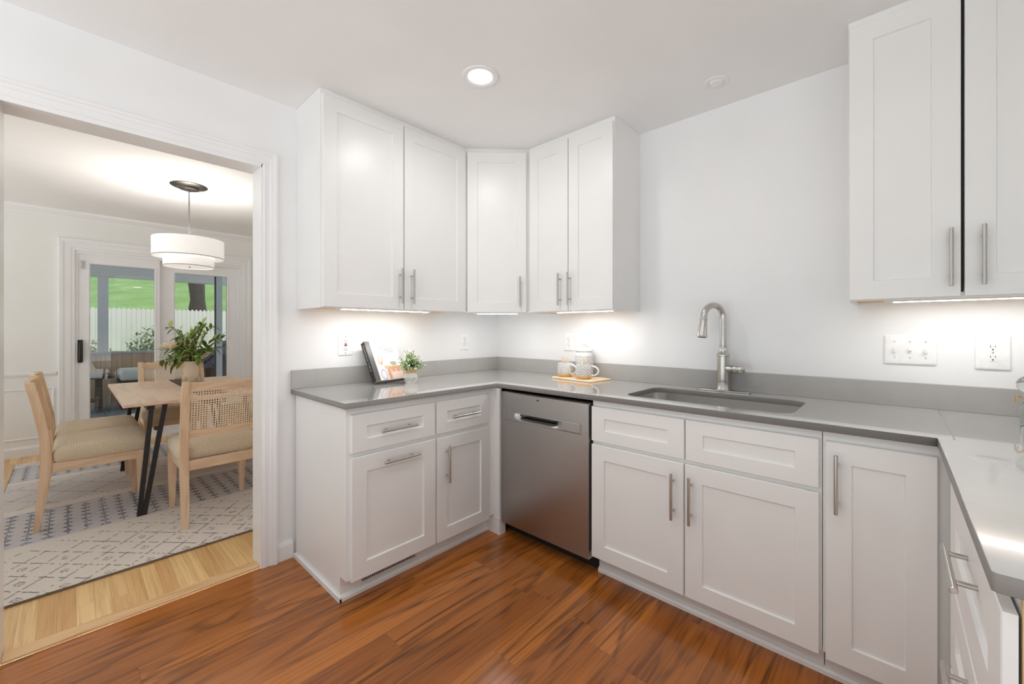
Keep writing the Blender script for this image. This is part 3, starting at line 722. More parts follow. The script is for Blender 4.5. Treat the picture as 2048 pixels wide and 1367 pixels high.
cov = obj('cover', bm, M['cover'], bk)
def cover_col(i, j):
    u, v = i/nu, j/nv
    c = (.80, .79, .78)
    if u < .15: return (.09, .087, .083)
    u = (u-.15)/.85
    def el(cu, cv, ru, rv): return ((u-cu)/ru)**2+((v-cv)/rv)**2 < 1
    if v < .36: c = (.74, .70, .68)
    if el(.66, .30, .38, .035) : c = (.55, .30, .18)                # round table top
    if .34 < u < .97 and .02 < v < .27: c = (.66, .40, .30) if (int(u*16) % 3) else (.50, .26, .18)
    if .50 < u < .93 and .02 < v < .19: c = (.74, .60, .55)
    if el(.2, .14, .12, .14): c = (.42, .42, .52)                   # chair in front
    if el(.2, .14, .08, .10): c = (.70, .68, .72)
    if el(.2, .50, .09, .12): c = (.62, .36, .26)                   # wall basket
    if el(.2, .52, .05, .07): c = (.74, .58, .48)
    if el(.66, .41, .13, .05): c = (.30, .36, .22)                  # greenery
    if el(.40, .34, .14, .03): c = (.66, .44, .36)
    if el(.70, .35, .12, .025): c = (.62, .42, .34)
    return c
ca = cov.data.color_attributes.new('Col', 'FLOAT_COLOR', 'POINT')
for i in range(nu+1):
    for j in range(nv+1): ca.data[i*(nv+1)+j].color = (*cover_col(i, j), 1)
for txt, cu, cv, sz in (('Magnolia', .60, .80, .030), ('Table', .68, .72, .030)):
    bm = text_mesh(txt, sz, lambda a, b, c: FBk(BW*cu+a, BH*cv+b, BT+.0006+c), .0003, 'CENTER', .35)
    obj('title_lettering', bm, M['ink'], cov)
bm = text_mesh('MAGNOLIA TABLE', .016, lambda a, b, c: FBk(-.0006-c, BH*.60-a, BT*.5+b), .0003, 'CENTER', 0, 1.35)
obj('spine_lettering', bm, M['whiteink'], bk)
st = thing('book_stand', 'small dark wire rest holding the cookbook upright from behind', 'book stand', (.12, -1.09, CZ))
bm = BM(); FS = lambda a, b, c: Vector((BO.x, BO.y, CZ))+bu*a+bn*c+Vector((0, 0, b))
tube(bm, [FBk(.09, .012, -.004), FBk(.10, .09, -.004), FBk(.15, .09, -.004), FBk(.16, .012, -.004)], .0028, 8)
tube(bm, [FBk(.125, .09, -.004), FS(.15, .004, -.085), FS(.10, .004, -.085)], .0028, 8)
obj('back_rest', bm, M['slot'], st)
bm = BM(); box(bm, (.0, -.0048, .002), (BW, -.0005, BT+.006), .001, F=FBk); obj('ledge', bm, M['pages'], st)

def leaf(bm, p, d, L, Wd, up=Vector((0, 0, 1)), droop=.25, fold=.15, n=4):
    p = Vector(p); d = Vector(d).normalized(); s = d.cross(up)
    if s.length < .01: s = d.orthogonal()
    s.normalize(); nn = s.cross(d).normalized(); prev = None
    for i in range(n+1):
        t = i/n; w = Wd*math.sin(math.pi*min(1, t*.92+.06))**.8*(1-.25*t)/2
        c = p+d*L*t-nn*droop*L*t*t
        row = [bm.verts.new(c+s*w+nn*fold*w), bm.verts.new(c), bm.verts.new(c-s*w+nn*fold*w)]
        if prev:
            for k in (0, 1): f = bm.faces.new((prev[k], prev[k+1], row[k+1], row[k])); f.smooth = True
        prev = row
def rvec(zmin=-1):
    while True:
        v = Vector((random.uniform(-1, 1), random.uniform(-1, 1), random.uniform(-1, 1)))
        if .1 < v.length < 1 and v.z/v.length > zmin: return v.normalized()
hp = thing('potted_herb', 'small bushy pale green plant in a white faceted pot beside the cookbook', 'plant', (.247, -.994, CZ))
hc = Vector((.247, -.994, CZ))
bm = BM(); k = 8
def octr(r, z, a=0): return [hc+Vector((r*math.cos(2*math.pi*(i+a)/k), r*math.sin(2*math.pi*(i+a)/k), z)) for i in range(k)]
rings(bm, [octr(.031, .0), octr(.045, .034, .5), octr(.033, .064, 0), octr(.032, .068), octr(.028, .068), octr(.028, .05)]); obj('pot', bm, M['pot'], hp)
bm = BM(); lathe(bm, [(.034, .062), (.0355, .064), (.0355, .080), (.033, .082), (.030, .082), (.030, .066)], hc, 24, cap=(False, False)); obj('pot_rim', bm, M['potrim'], hp, True)
bm = BM(); bm2 = BM(); bs = BM()
for i in range(120):
    d = rvec(-.2); L = random.uniform(.045, .108); base = hc+Vector((0, 0, .085)); tip = base+Vector((d.x*L*.86, d.y*L*.86, .012+max(-.01, d.z)*L*1.05))
    tube(bs, bez(base, base.lerp(tip, .5)+Vector((0, 0, .015)), tip, 3), .0009, 4)
    for j in range(9):
        t = random.uniform(.45, 1); leaf(bm if random.random() < .5 else bm2, base.lerp(tip, t)+rvec()*.004, (rvec()+d*.6), random.uniform(.011, .018), random.uniform(.008, .013), n=2)
obj('foliage', bm, M['herb'], hp); part_label(obj('foliage', bm2, M['herb2'], hp), 'paler leaves'); obj('stems', bs, M['stem'], hp)

# board with canister and two mugs
TB = Matrix.Rotation(math.radians(-6), 3, 'Z'); TBc = Vector((.918, -.152, CZ))
FT = lambda x, y, z: TBc+TB @ Vector((x, y, z-CZ))
tr = poly_slab('serving_board', [rrect(-.175, -.098, .158, .118, .02)], CZ, CZ+.011, M['board'], None, .003, FT)
tag(tr, 'thin light wood board on the counter under the mugs and canister', 'board')
TZ = CZ+.011
def mug(label, c, hd):
    t = thing('mug', label, 'mug', c); c = Vector(c); k = 1.18
    sc = lambda P: [(a*k, b*k) for a, b in P]
    bm = BM(); lathe(bm, sc([(.030, .0), (.036, .003), (.043, .014), (.0445, .030), (.0435, .055), (.0415, .074), (.0405, .080), (.039, .080), (.0385, .074), (.041, .03), (.035, .006), (.0, .005)]), c, 40); o = obj('cup', bm, M['mug'], t, True)
    bm = BM(); lathe(bm, sc([(.0302, .0002), (.0364, .0032), (.0436, .0142), (.0446, .017), (.0448, .0175), (.040, .0175)]), c, 40, cap=(False, False)); part_label(obj('gold_base', bm, M['goldtan'], o, True), 'amber gold dipped base')
    hd = Vector(hd).normalized(); pts = []
    for q_ in range(13):
        a = math.pi*(-.5+q_/12); pts.append(c+hd*(.042+.040*math.cos(a))*k+Vector((0, 0, (.044+.026*math.sin(a))*k)))
    pts[0] = c+hd*.040*k+Vector((0, 0, .016*k)); bm = BM(); tube(bm, pts, .0056, 10); obj('mug_handle', bm, M['pot'], t, True); return t
mA = (.800, -.158, TZ); mB = (.962, -.185, TZ)
mug('patterned white mug with gold base on the left of the board, tea bags inside', mA, (.95, -.1, 0))
mug('patterned white mug with gold base in front of the canister, curved handle to the right', mB, (.92, .25, 0))
def teabag(label, c, a, h, lean):
    c = Vector(c); bm = BM(); u = Vector((math.cos(a), math.sin(a), 0)); n = Vector((-u.y, u.x, 0)); n2 = n*lean
    F = lambda x, z, y: c+u*x+n*y+n2*z+Vector((0, 0, z))
    rings(bm, [[F(x*w, z, y) for x, y in ((-1, -.001), (1, -.001), (1, .001), (-1, .001))] for w, z in ((.014, .045), (.015, h-.014), (.010, h-.004), (.004, h+.004))])
    t = obj('tea_bag', bm, M['paper'], None, False, tuple(c)); tag(t, label, 'tea bag', 'tea bags in the mugs')
    bm = BM(); tube(bm, bez(F(0, h+.004, .0), F(-.02, h+.006, .012), F(-.030, h-.035, .026), 6), .0007, 5); obj('string', bm, M['paper'], t)
for k, (dx, dy, a, h, l) in enumerate(((-.012, .004, .3, .136, -.05), (.006, -.006, -.4, .130, .1), (.0, .014, .9, .124, -.12))):
    teabag('folded paper tea bag standing in the left mug', (mA[0]+dx, mA[1]+dy, TZ), a, h, l)
for k, (dx, dy, a, h, l) in enumerate(((.0, .004, .2, .138, .05), (.016, .0, -.3, .128, -.1))):
    teabag('folded paper tea bag standing in the mug in front of the canister', (mB[0]+dx, mB[1]+dy, TZ), a, h, l)
jc = Vector((.900, -.078, TZ)); jr = thing('canister', 'tall grey patterned canister with white ring-handled lid behind the mugs', 'canister', tuple(jc))
bm = BM(); lathe(bm, [(.050, 0), (.057, .004), (.059, .02), (.059, .140), (.0575, .150), (.053, .160), (.053, .168), (.050, .168), (.050, .16), (.054, .14), (.054, .02), (.05, .006), (0, .006)], jc, 40); obj('jar', bm, M['mug'], jr, True)
bm = BM(); lathe(bm, [(.0592, .142), (.0578, .151), (.0535, .160), (.0535, .166)], jc, 40, cap=(False, False)); part_label(obj('neck_band', bm, M['pot'], jr, True), 'plain white neck')
bm = BM(); lathe(bm, [(.053, .1685), (.057, .170), (.057, .182), (.053, .187), (.024, .194), (.0, .195)], jc, 40)
lid = obj('lid', bm, M['pot'], jr, True)
bm = BM(); tube(bm, [jc+Vector((.022*math.cos(a)*.75, .022*math.cos(a)*.66, .190+.028*math.sin(a))) for a in [math.pi*k/12 for k in range(13)]], .0055, 10); obj('lid_handle', bm, M['pot'], lid, True)
# bottle at the right edge
gc = Vector((2.748, -.20, CZ)); gb = thing('glass_bottle', 'small glass bottle with ball stopper and twine, at the right edge by the backsplash', 'bottle', tuple(gc))
bm = BM(); lathe(bm, [(.018, 0), (.020, .003), (.021, .02), (.020, .06), (.013, .078), (.011, .085), (.011, .106), (.009, .106), (.009, .08), (.018, .06), (.018, .006), (0, .005)], gc, 24); obj('bottle_body', bm, M['clearglass'], gb, True)
bm = BM(); lathe(bm, [(.030*math.sin(math.pi*k/14), .137-.030*math.cos(math.pi*k/14)) for k in range(15)], gc, 24); obj('ball_stopper', bm, M['clearglass'], gb, True)
bm = BM()
for k in range(4): tube(bm, [gc+Vector((.0135*math.cos(a), .0135*math.sin(a), .084+k*.003)) for a in [6.2832*i/16 for i in range(17)]], .0017, 6)
for sgn in (-1, 1): tube(bm, bez(gc+Vector((-.012, 0, .088)), gc+Vector((-.035, sgn*.012, .11)), gc+Vector((-.028, sgn*.02, .074))), .0017, 6)
obj('twine_bow', bm, M['twine'], gb)

# ------------------------------------------------------------------ dining room
# rug: colours follow the woven pattern
RX0, RX1, RY0, RY1 = -3.43, -.48, -2.745, -.66
bm = BM(); nx, ny = 560, 400
V = [[bm.verts.new((RX0+(RX1-RX0)*i/nx, RY0+(RY1-RY0)*j/ny, .012)) for j in range(ny+1)] for i in range(nx+1)]
for i in range(nx):
    for j in range(ny): bm.faces.new((V[i][j], V[i+1][j], V[i+1][j+1], V[i][j+1]))
rg = thing('area_rug', 'cream and grey area rug with diamond lattice bands under the dining table', 'rug', ((RX0+RX1)/2, (RY0+RY1)/2, 0))
ro = obj('rug_pile', bm, M['rug'], rg)
def rug_col(x, y):
    cream = Vector(srgb(224, 214, 204)); grey = Vector(srgb(182, 182, 192)); ink = Vector(srgb(98, 102, 116)); ln = Vector(srgb(112, 106, 104))
    h = lambda a, b: math.sin(a*12.9898+b*78.233)*43758.5453 % 1
    s = RX1-x                       # distance from the near edge
    wob = .004*math.sin(y*23)+.003*math.sin(y*9+x*15)
    c = cream.copy(); jit = .05*(h(int(x*160), int(y*160))-.5)
    def lattice(px, py, x0, y0, lw, skip, motif):
        u = (x-x0)/px+wob*2; v = (y-y0)/py+wob*2
        fu, fv = abs((u+.5) % 1-.5), abs((v+.5) % 1-.5)
        if abs(fu+fv-.5) < lw and h(int(x*70), int(y*60)) > skip: return True
        if motif:
            m = fu*1.0+fv*1.1
            if (.10 < m < .15 and h(int(x*150), int(y*110)) > .3) or m < .035: return True
        return False
    def columns(x0, x1):
        k = .5+.5*math.sin(y*6.1+x*9); g = grey.lerp(cream, .35+.25*k)
        n = math.floor(y/.082); u = y/.082-n-.5; v = ((x+.018*(n % 3))/.0735) % 1-.5
        w = .34*max(0, 1-abs(v)*2.9)
        ins = (abs(u) < w and not (abs(u) < .07 and abs(v) < .12)) or (abs(u) < .035)
        edge = min(x1-x, x-x0)
        return ink if ins and edge > .03*h(n, 3)+.0 and h(int(x*220), int(y*150)) > .2 else g
    if s < .68:
        if lattice(.175, .152, -.68, -2.275, .030, .30 if s < .55 else .62, s < .50): c = ln.copy()
    elif s < .73: pass
    elif s < 1.36: c = columns(RX1-1.36, RX1-.73).copy()
    elif s < 1.46: c = cream*1.02
    elif s < 2.18:
        c = cream.lerp(grey, .25)
        if lattice(.30, .26, -2.2, -2.3, .022, .35, False): c = ink.lerp(c, .3)
    elif s < 2.26: c = cream*1.02
    elif s < 2.80: c = columns(RX1-2.80, RX1-2.26).copy()
    else:
        if lattice(.175, .152, -3.3, -2.275, .030, .45, False): c = ln.copy()
    return tuple(max(0, a*(1+jit)) for a in c)
ca = ro.data.color_attributes.new('Col', 'FLOAT_COLOR', 'POINT')
for i in range(nx+1):
    for j in range(ny+1): ca.data[i*(ny+1)+j].color = (*rug_col(RX0+(RX1-RX0)*i/nx, RY0+(RY1-RY0)*j/ny), 1)
bm = BM(); box(bm, (RX0-.003, RY0-.003, 0), (RX1+.003, RY1+.003, .0112)); obj('rug_backing', bm, M['rugedge'], rg)

# table
tb = thing('dining_table', 'dining table with pale wood top and black angled metal legs', 'table', (-1.92, -1.73, .012))
TX0, TX1, TY0, TY1, TTZ = -2.645, -1.186, -2.182, -1.278, .760
poly_slab('tabletop', [rrect(TX0, TY0, TX1, TY1, .006)], TTZ-.024, TTZ, M['tablewood'], tb, .002)
for x in (-1.25, -2.50):
    for y, s in ((-2.10, 1), (-1.36, -1)):
        bm = BM(); z0 = .0125; xf = x+(.015 if x > -2 else -.0)
        def bar(p, q, w=.026):
            p, q = Vector(p), Vector(q); d = (q-p).normalized(); e = Vector((1, 0, 0)); f = d.cross(e).normalized(); e = f.cross(d)
            rings(bm, [[c+e*a*w/2+f*b*w/2 for a, b in ((-1, -1), (1, -1), (1, 1), (-1, 1))] for c in (p, q)])
        bar((xf, y, z0), (x-.01, y+s*.065, TTZ-.024)); bar((xf, y+s*.024, z0), (x-.012, y+s*.135, TTZ-.024))
        box(bm, (x-.03, y+s*.105, .560), (x+.02, y+s*.075, .580), .003); box(bm, (x-.06, y-.0+s*.03, TTZ-.030), (x+.04, y+s*.17, TTZ-.0242))
        obj('leg', bm, M['black'], tb)
bm = BM(); box(bm, (-2.50, -1.40, TTZ-.06), (-1.25, -1.36, TTZ-.0245)); box(bm, (-2.50, -2.06, TTZ-.06), (-1.25, -2.02, TTZ-.0245)); obj('apron_rail', bm, M['black'], tb)
rn = poly_slab('table_runner', [rrect(-2.62, -1.775, -1.25, -1.60, .004)], TTZ, TTZ+.003, plain('dark_runner_cloth', srgb(92, 76, 68), .9), None, .0005)
tag(rn, 'narrow dark cloth runner along the middle of the dining table', 'table runner')

# chairs: front looks along +y
def side_at(z):
    P = [(0, -.248), (.2, -.228), (.38, -.208), (.56, -.214), (.75, -.246), (.905, -.276)]
    for (a, b), (c, d) in zip(P, P[1:]):
        if z <= c: return b+(d-b)*(z-a)/(c-a)
    return P[-1][1]
def make_chair(label):
    t = thing('dining_chair', label, 'chair', (0, 0, 0), 0, 'cane back dining chairs')
    for sx in (-1, 1):
        bm = BM(); rs = []
        for z, dp, w in ((.0, .030, .036), (.15, .038, .040), (.33, .050, .044), (.42, .052, .044), (.56, .046, .044), (.75, .042, .042), (.89, .044, .040), (.905, .040, .036)):
            y = side_at(z); x = sx*.207
            rs.append([(x-w/2, y-dp/2, z), (x+w/2, y-dp/2, z), (x+w/2, y+dp/2, z), (x-w/2, y+dp/2, z)])
        rings(bm, rs); bmesh.ops.bevel(bm, geom=[e for e in bm.edges if abs((e.verts[0].co-e.verts[1].co).z) > .01], offset=.005, segments=2, affect='EDGES'); obj('rear_leg', bm, M['chairwood'], t, True)
        bm = BM(); x = sx*.207
        rings(bm, [[(x-w/2, .225-w/2, z), (x+w/2, .225-w/2, z), (x+w/2, .225+w/2, z), (x-w/2, .225+w/2, z)] for z, w in ((0, .030), (.3, .046), (.405, .048))])
        bmesh.ops.bevel(bm, geom=[e for e in bm.edges if abs((e.verts[0].co-e.verts[1].co).z) > .01], offset=.004, segments=2, affect='EDGES'); obj('front_leg', bm, M['chairwood'], t, True)
    for y0 in (.215, -.225):
        bm = BM(); box(bm, (-.19, y0, .345), (.19, y0+.025, .405), .003); obj('seat_rail', bm, M['chairwoodx'], t)
    for sx in (-1, 1):
        bm = BM(); box(bm, (sx*.207-.014, -.19, .345), (sx*.207+.014, .21, .405), .003); obj('side_rail', bm, wood_y, t)
    bm = BM(); rs = []
    for z, i, r in ((.406, .004, .03), (.420, -.004, .035), (.455, -.006, .035), (.482, .002, .04), (.500, .022, .05), (.510, .06, .06), (.514, .12, .06)):
        rs.append([(x, y, z) for x, y in rrect(-.232+i, -.180+i, .232-i, .262-i, r, 5)])
    rings(bm, rs); obj('seat_cushion', bm, M['seatfab'], t, True)
    bow = lambda x: -.022*(1-(x/.19)**2)
    for nm, z0, z1 in (('top_rail', .842, .898), ('lower_rail', .548, .598)):
        bm = BM(); rs = []
        for k in range(13):
            x = -.19+.38*k/12; y0, y1 = side_at(z0)+bow(x), side_at(z1)+bow(x)
            rs.append([(x, y0-.012, z0), (x, y0+.012, z0), (x, y1+.012, z1), (x, y1-.012, z1)])
        rings(bm, rs); obj(nm, bm, M['chairwoodx'], t, True)
    bm = BM(); nx, nz = 28, 17; z0, z1 = .596, .844; px = .376/nx; pz = (z1-z0)/nz
    P = lambda x, z, w=0: Vector((x, side_at(z)+bow(x)+w, z))
    cache = {}
    def vert(x, z):
        k = (round(x, 5), round(z, 5))
        if k not in cache: cache[k] = bm.verts.new(P(x, z))
        return cache[k]
    for i in range(nx):
        for j in range(nz):
            cx, cz = -.188+(i+.5)*px, z0+(j+.5)*pz; hx, hz = px/2, pz/2; a = .66; b = .36
            outer = [(-hx, -hz), (0, -hz), (hx, -hz), (hx, 0), (hx, hz), (0, hz), (-hx, hz), (-hx, 0)]
            inner = [(-hx*b, -hz*a), (0, -hz*a), (hx*b, -hz*a), (hx*a, 0), (hx*b, hz*a), (0, hz*a), (-hx*b, hz*a), (-hx*a, 0)]
            O = [vert(cx+p, cz+q) for p, q in outer]; I = [bm.verts.new(P(cx+p, cz+q)) for p, q in inner]
            for k in range(8): bm.faces.new((O[k], O[(k+1) % 8], I[(k+1) % 8], I[k]))
    cn = obj('cane_back', bm, M['cane'], t); md = cn.modifiers.new('thickness', 'SOLIDIFY'); md.thickness = .003; md.offset = 0
    return t
wood_y = wood('chair_wood_side', srgb(230, 202, 172), srgb(204, 168, 134), 'y', .5, 6, (9, 1.2), .4, ringamt=.35)
RZ = .0125
chA = make_chair('cane back wooden dining chair nearest the left edge, seen from its side'); chA.location = (-1.60, -2.30, RZ)
dup(chA, (-2.17, -2.30, RZ), 0, 'cane back dining chair just behind the side-on chair at left')
dup(chA, (-1.03, -1.722, RZ), math.pi/2, 'cane back dining chair with its back to the kitchen, beside the doorway jamb')
dup(chA, (-2.72, -1.73, RZ), -math.pi/2, 'cane back dining chair at the far end of the table by the glass door')
dup(chA, (-1.60, -1.155, RZ), math.pi, 'cane back dining chair on the far right side of the table, mostly behind the jamb')
dup(chA, (-2.17, -1.155, RZ), math.pi, 'cane back dining chair at right rear of the table, hidden behind the near chair')

# vase and arrangement
vc = Vector((-2.02, -1.685, TTZ+.003)); vs_ = thing('flower_vase', 'pale washed wood vase of leafy stems and white flowers on the dining table', 'vase', tuple(vc))
bm = BM(); rs = []
for z, r in ((0, .073), (.006, .078), (.10, .076), (.19, .068), (.205, .066), (.205, .058), (.10, .064), (.03, .064)):
    rs.append([vc+Vector((r*(1+.02*math.sin(3*a+z*20))*math.cos(a), r*(1+.02*math.sin(3*a+z*20))*math.sin(a), z)) for a in [6.2832*i/28 for i in range(28)]])
rings(bm, rs); obj('vase_body', bm, M['vase'], vs_, True)
fl = thing('flower_arrangement', 'leafy green bouquet with a cream bloom standing in the wooden vase', 'flowers', tuple(vc+Vector((0, 0, .2))))
cr = Vector((math.cos(.7479), math.sin(.7479), 0)); cf = Vector((-math.sin(.7479), math.cos(.7479), 0))
bs = BM(); bl = BM(); bl2 = BM(); top = vc+Vector((0, 0, .195))
stems = [(-.25, .10, 0), (-.22, .02, -.05), (-.20, .30, .0), (-.16, .22, .05), (-.12, .12, -.08), (-.05, .26, .1), (.03, .22, -.06), (.08, .33, .0), (.14, .30, .05), (.17, .12, -.04), (.20, .12, .02), (.17, .20, .1), (.06, .12, -.1), (-.08, .05, -.12), (0, .3, .12), (.12, .06, -.10), (-.17, -.02, -.02), (-.14, .06, .1), (-.1, .16, -.1), (.0, .10, -.13), (-.2, .16, .06)]
for a, h, c in stems:
    tip = top+cr*a+cf*c+Vector((0, 0, h)); mid = top+(cr*a+cf*c)*.35+Vector((0, 0, h*.75+.04)); P = bez(top-Vector((0, 0, .06)), mid, tip, 8)
    tube(bs, P, [.003]*3+[.002]*6, 5)
    for i in range(3, 9):
        for s in range(3):
            d = (P[i]-P[i-1]).normalized()+rvec()*.9; L = random.uniform(.055, .095)*(1.0 if h < .25 else .8)
            leaf(bl if random.random() < .7 else bl2, P[i], d, L, L*random.uniform(.36, .5), droop=random.uniform(.1, .45))
obj('stems', bs, M['stem'], fl); obj('leaves', bl, M['leaf'], fl, True); part_label(obj('leaves', bl2, M['leaf2'], fl, True), 'lighter green leaves')
bm = BM(); fcn = top+cr*-.075+cf*-.15+Vector((0, 0, .120))
for ring_, (nP, el, L, Wd) in enumerate(((10, .1, .075, .065), (9, .5, .07, .06), (7, .95, .06, .055), (5, 1.35, .045, .045))):
    for k in range(nP):
        a = 6.2832*k/nP+ring_*.4; leaf(bm, fcn, Vector((math.cos(a)*math.cos(el), math.sin(a)*math.cos(el), math.sin(el))), L, Wd, droop=-.35, fold=.5)
obj('bloom', bm, M['petal'], fl, True)
bm = BM()
for a, h, c in ((.0, .20, -.06), (.05, .24, -.04), (.09, .22, -.02), (.12, .20, -.08), (-.03, .26, .02), (.02, .16, -.12), (.07, .15, -.13)):
    b0 = top+cr*a*.7+cf*c+Vector((0, 0, h-.10)); b1 = top+cr*a*1.2+cf*c+Vector((0, 0, h+.05))
    for k in range(90):
        t = k/90; p = b0.lerp(b1, t)+rvec()*.022*(1.05-t); leaf(bm, p, rvec(), .010, .008, n=2)
obj('flower_sprays', bm, M['spray'], fl)

# pendant
pc = Vector((-1.95, -1.725, 0)); pn = thing('pendant_light', 'white two-tier drum pendant light hanging over the dining table', 'lamp', (pc.x, pc.y, CE))
bm = BM(); lathe(bm, [(.125, 2.4495), (.128, 2.445), (.115, 2.437), (.075, 2.432), (.070, 2.418), (.05, 2.412), (.01, 2.408)], pc, 40); obj('ceiling_canopy', bm, M['bronze'], pn, True)
bm = BM(); cyl(bm, pc+Vector((0, 0, 2.0)), pc+Vector((0, 0, 2.41)), .004, 8); obj('cord', bm, M['cord'], pn)
S0, S1, S2 = 1.995, 1.842, 1.765
def shade(name, r, z0, z1):
    bm = BM(); rings(bm, [[pc+Vector((rr*math.cos(a), rr*math.sin(a), z)) for a in [6.2832*i/56 for i in range(56)]] for rr, z in ((r, z0), (r, z1), (r-.004, z1), (r-.004, z0), (r, z0))], True, (False, False))
    bmesh.ops.remove_doubles(bm, verts=bm.verts[:], dist=1e-5)
    o = obj(name, bm, M['shade'], pn, True); return o
o1 = shade('upper_shade', .243, S1, S0); o2 = shade('lower_shade', .172, S2, S1)
for o_, r, z in ((o1, .2435, S1), (o2, .1725, S2)):
    bm = BM(); lathe(bm, [(r, z), (r+.0012, z+.001), (r+.0012, z+.005), (r, z+.006)], pc, 56, cap=(False, False)); obj('shade_band', bm, plain('shade_trim', (.42, .40, .37), .6), o_, True)
bm = BM(); lathe(bm, [(.168, S2+.004), (.168, S2+.007), (0, S2+.007)], pc, 48, cap=(True, False)); df = obj('diffuser', bm, M['diffuser'], pn)
bm = BM(); lathe(bm, [(.24, S1+.002), (.172, S1+.002), (.172, S1+.005), (.24, S1+.005)], pc, 48, cap=(False, False)); obj('shade_ring', bm, M['diffuser'], pn)
bm = BM(); lathe(bm, [(.012, S2+.0035), (.010, S2-.004), (0, S2-.005)], pc, 16); obj('finial', bm, M['nickel'], df, True)
lamp('pendant_bulb', 'POINT', (pc.x, pc.y, 1.90), PENDANT_POWER, .06, (1, .96, .90))

# ------------------------------------------------------------------ porch and garden
PX = -8.2
bm = BM(); box(bm, (PX-.3, -5.5, -.16), (X0-.15, 2.2, -.10)); struct('porch_deck', bm, M['deck'], 'grey board porch deck outside the glass door')
bm = BM(); box(bm, (PX-.3, -5.5, 2.42), (X0-.15, 2.2, 2.5)); struct('porch_ceiling', bm, M['porchpaint'])
hw = thing('porch_half_wall', 'wood board half wall of the porch with grey cap', 'half wall', (PX, -1.6, -.1))
bm = BM(); box(bm, (PX-.03, -5.5, -.10), (PX+.03, 2.2, .79)); obj('board_panel', bm, M['porchwood'], hw)
bm = BM(); box(bm, (PX-.09, -5.5, .79), (PX+.09, 2.2, .83), .005); obj('cap_rail', bm, M['porchcap'], hw)
for y in (-4.6, -1.99, .25):
    bm = BM(); box(bm, (PX-.07, y-.07, .83), (PX+.07, y+.07, 2.2)); p = tag(obj('porch_post', bm, M['porchpaint'], None, False, (PX, y, .83)), 'grey square porch post standing on the half wall', 'post', 'porch posts')
bm = BM(); box(bm, (PX-.09, -5.5, 2.20), (PX+.09, 2.2, 2.42)); tag(obj('porch_beam', bm, M['porchpaint'], None, False, (PX, -1.6, 2.2)), 'grey beam across the top of the porch posts', 'beam')
sp_ = thing('reflection_post', 'pale narrow upright standing in for a reflection in the right hand pane', 'post', (-5.3, -.83, -.1))  # solid upright in place of a reflection in the glass
bm = BM(); box(bm, (-5.35, -.86, -.10), (-5.25, -.79, 2.42)); obj('post', bm, M['panereflect'], sp_)  # pale upright standing in for the reflection
bm = BM(); box(bm, (-5.35, -.875, -.10), (-5.30, -.861, 2.42)); obj('reflection_edge_strip', bm, M['black'], sp_)
# low trestle table
pt = thing('porch_table', 'dark stained low trestle table on the porch at left', 'table', (-7.2, -2.3, -.1))
bm = BM(); 
for k in range(5): box(bm, (-7.45+k*.1, -2.75, .44), (-7.355+k*.1, -1.91, .49), .003)
obj('tabletop', bm, M['darkwood'], pt)
for y in (-2.55, -2.08):
    bm = BM()
    for s_ in (-1, 1):
        rings(bm, [[(-7.2+s_*x+a, y+b, z) for a, b in ((-.045, -.04), (.045, -.04), (.045, .04), (-.045, .04))] for x, z in ((.2, -.10), (.07, .44))])
    box(bm, (-7.38, y-.03, .12), (-7.02, y+.03, .18)); obj('trestle_leg', bm, M['darkwood'], pt)
bm = BM(); box(bm, (-7.26, -2.55, .05), (-7.14, -2.08, .11)); obj('stretcher', bm, M['darkwood'], pt)
ot = thing('porch_sofa', 'dark porch seat with a pale cushion seen through the left pane', 'seat', (-7.3, -1.45, -.1))
bm = BM(); box(bm, (-7.65, -1.84, -.04), (-6.95, -1.0, .38), .01); obj('base', bm, M['wicker'], ot)
bm = BM(); box(bm, (-7.65, -1.84, .382), (-6.95, -1.0, .56), .045, 3); obj('cushion', bm, M['cushion'], ot, True)
# tub chair at the right
wa = thing('porch_armchair', 'dark wicker tub armchair on the porch seen through the right pane', 'chair', (-6.0, -.92, -.1))
cX, cY = -6.0, -.92; bm = BM(); rs = []
for k in range(25):
    a = math.radians(-115+230*k/24); hgt = .62+.40*math.exp(-(math.radians(10)-a)**2*1.2)
    ca_, sa = math.cos(a), math.sin(a)
    rs.append([(cX+r*sa*.95*-1, cY+r*ca_, z) for r, z in ((.38, -.06), (.42, .30), (.44, hgt-.02), (.42, hgt), (.37, hgt), (.35, hgt-.03), (.34, .3))])
rings(bm, rs); obj('shell', bm, M['wicker'], wa, True)
bm = BM(); lathe(bm, [(.33, -.04), (.35, .25), (.34, .30), (.0, .30)], (cX, cY, 0), 28); obj('seat_base', bm, M['wicker'], wa, True)
bm = BM(); lathe(bm, [(.30, .302), (.33, .33), (.33, .38), (.29, .42), (0, .43)], (cX, cY, 0), 28); obj('seat_cushion', bm, M['bluefab'], wa, True)
bm = BM(); rs = []
for k in range(13):
    a = math.radians(-40+120*k/12); hgt = .64+.40*math.exp(-(math.radians(10)-a)**2*1.2); rs.append([(cX-r*math.sin(a)*.95, cY+r*math.cos(a), z) for r, z in ((.455, hgt-.22), (.46, hgt+.01), (.36, hgt+.012), (.335, hgt-.22), (.345, hgt-.22), (.37, hgt-.002), (.45, hgt-.002), (.45, hgt-.22))])
rings(bm, rs); part_label(obj('back_cushion', bm, M['bluefab'], wa, True), 'blue grey back cover')
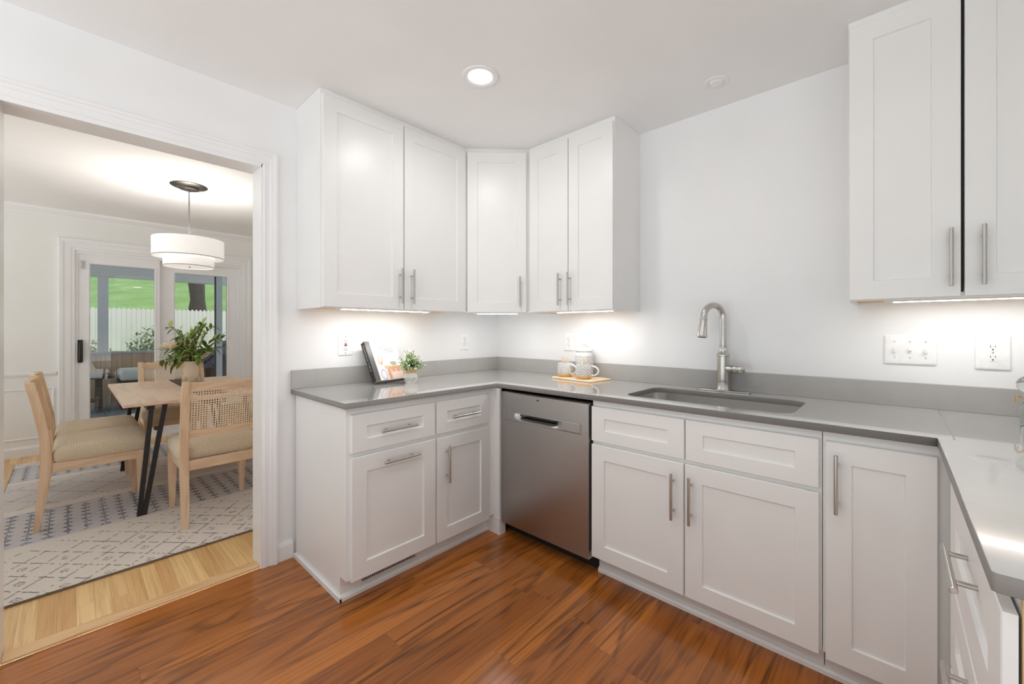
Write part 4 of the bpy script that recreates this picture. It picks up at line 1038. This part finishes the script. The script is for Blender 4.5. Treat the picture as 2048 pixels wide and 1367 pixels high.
# garden
bm = BM(); gx = [-8.5, -10, -13.5, -16, -20, -26, -34, -44, -60]; gz = [-.5, -.45, .3, 1.25, 1.75, 2.4, 3.2, 4.1, 4.0]
rs = []
for x, z in zip(gx, gz):
    rs.append([(x, y, z+(max(0, (-x-14))*.012*(y+6) if x < -14 else 0)+.12*math.sin(x*.7+y*.5)) for y in range(-30, 41, 2)])
rings(bm, rs, False, (False, False)); struct('hill', bm, M['grass'], 'sunlit green grass slope beyond the fence', True)
pf = thing('picket_fence', 'white picket fence at the foot of the grass slope', 'fence', (-14, 0, .3))
y = -5.0; bm = BM(); box(bm, (-14.08, -8, .55), (-14.03, 9, .65)); box(bm, (-14.08, -8, 1.45), (-14.03, 9, 1.55)); obj('rail', bm, M['picket'], pf)
def picket_bm(y): 
    bm = BM(); rings(bm, [[(x, y-.05, .25), (x, y+.05, .25), (x, y+.05, 1.82), (x, y, 1.88), (x, y-.05, 1.82)] for x in (-14.03, -14.005)]); return bm
p0 = obj('picket', picket_bm(-4.5), M['picket'], pf)
for k in range(1, 76):
    c = p0.copy(); COL.objects.link(c); c.parent = pf; c.location = p0.location+Vector((0, .106*k, 0))
bm = BM(); rs = []
for k in range(9):
    z = 1.0+k*.7; r = .30-.012*k+.05*math.sin(k*2.1); rs.append([(-17.5+r*(1+.1*math.sin(3*a))*math.cos(a), .98+.05*math.sin(k)+r*(1+.1*math.sin(3*a))*math.sin(a), z) for a in [6.2832*i/14 for i in range(14)]])
rings(bm, rs); tag(obj('tree_trunk', bm, M['bark'], None, True, (-17.5, .98, 1.0)), 'thick dark tree trunk on the slope behind the fence', 'tree')
for (y, x, h, w, lab, mt) in ((-.75, -11.6, 1.3, .75, 'grey green leafy shrub in front of the fence behind the porch post', 'bush'), (-2.35, -11.6, 1.0, .75, 'dry pale shrub in front of the fence at the left of the pane', 'bush2'), (.85, -11.6, .8, .75, 'low dry shrub at the foot of the fence right of the grey green one', 'bush2')):
    bm = BM(); b0 = Vector((x, y, 0))
    for k in range(900):
        v = rvec(-.3); r = random.uniform(.5, 1); leaf(bm, b0+Vector((v.x*w*r, v.y*w*r, .35+(v.z+.3)/1.3*h*r*.8)), rvec(), .13, .07, n=2)
    sb = thing('garden_shrub', lab, 'shrub', (x, y, 0)); obj('foliage', bm, M[mt], sb)
    bm = BM()
    for k in range(5): tube(bm, [(x, y, -.4), (x+random.uniform(-.3, .3), y+random.uniform(-.3, .3), .6)], .02, 5)
    obj('stems', bm, M['bark'], sb)
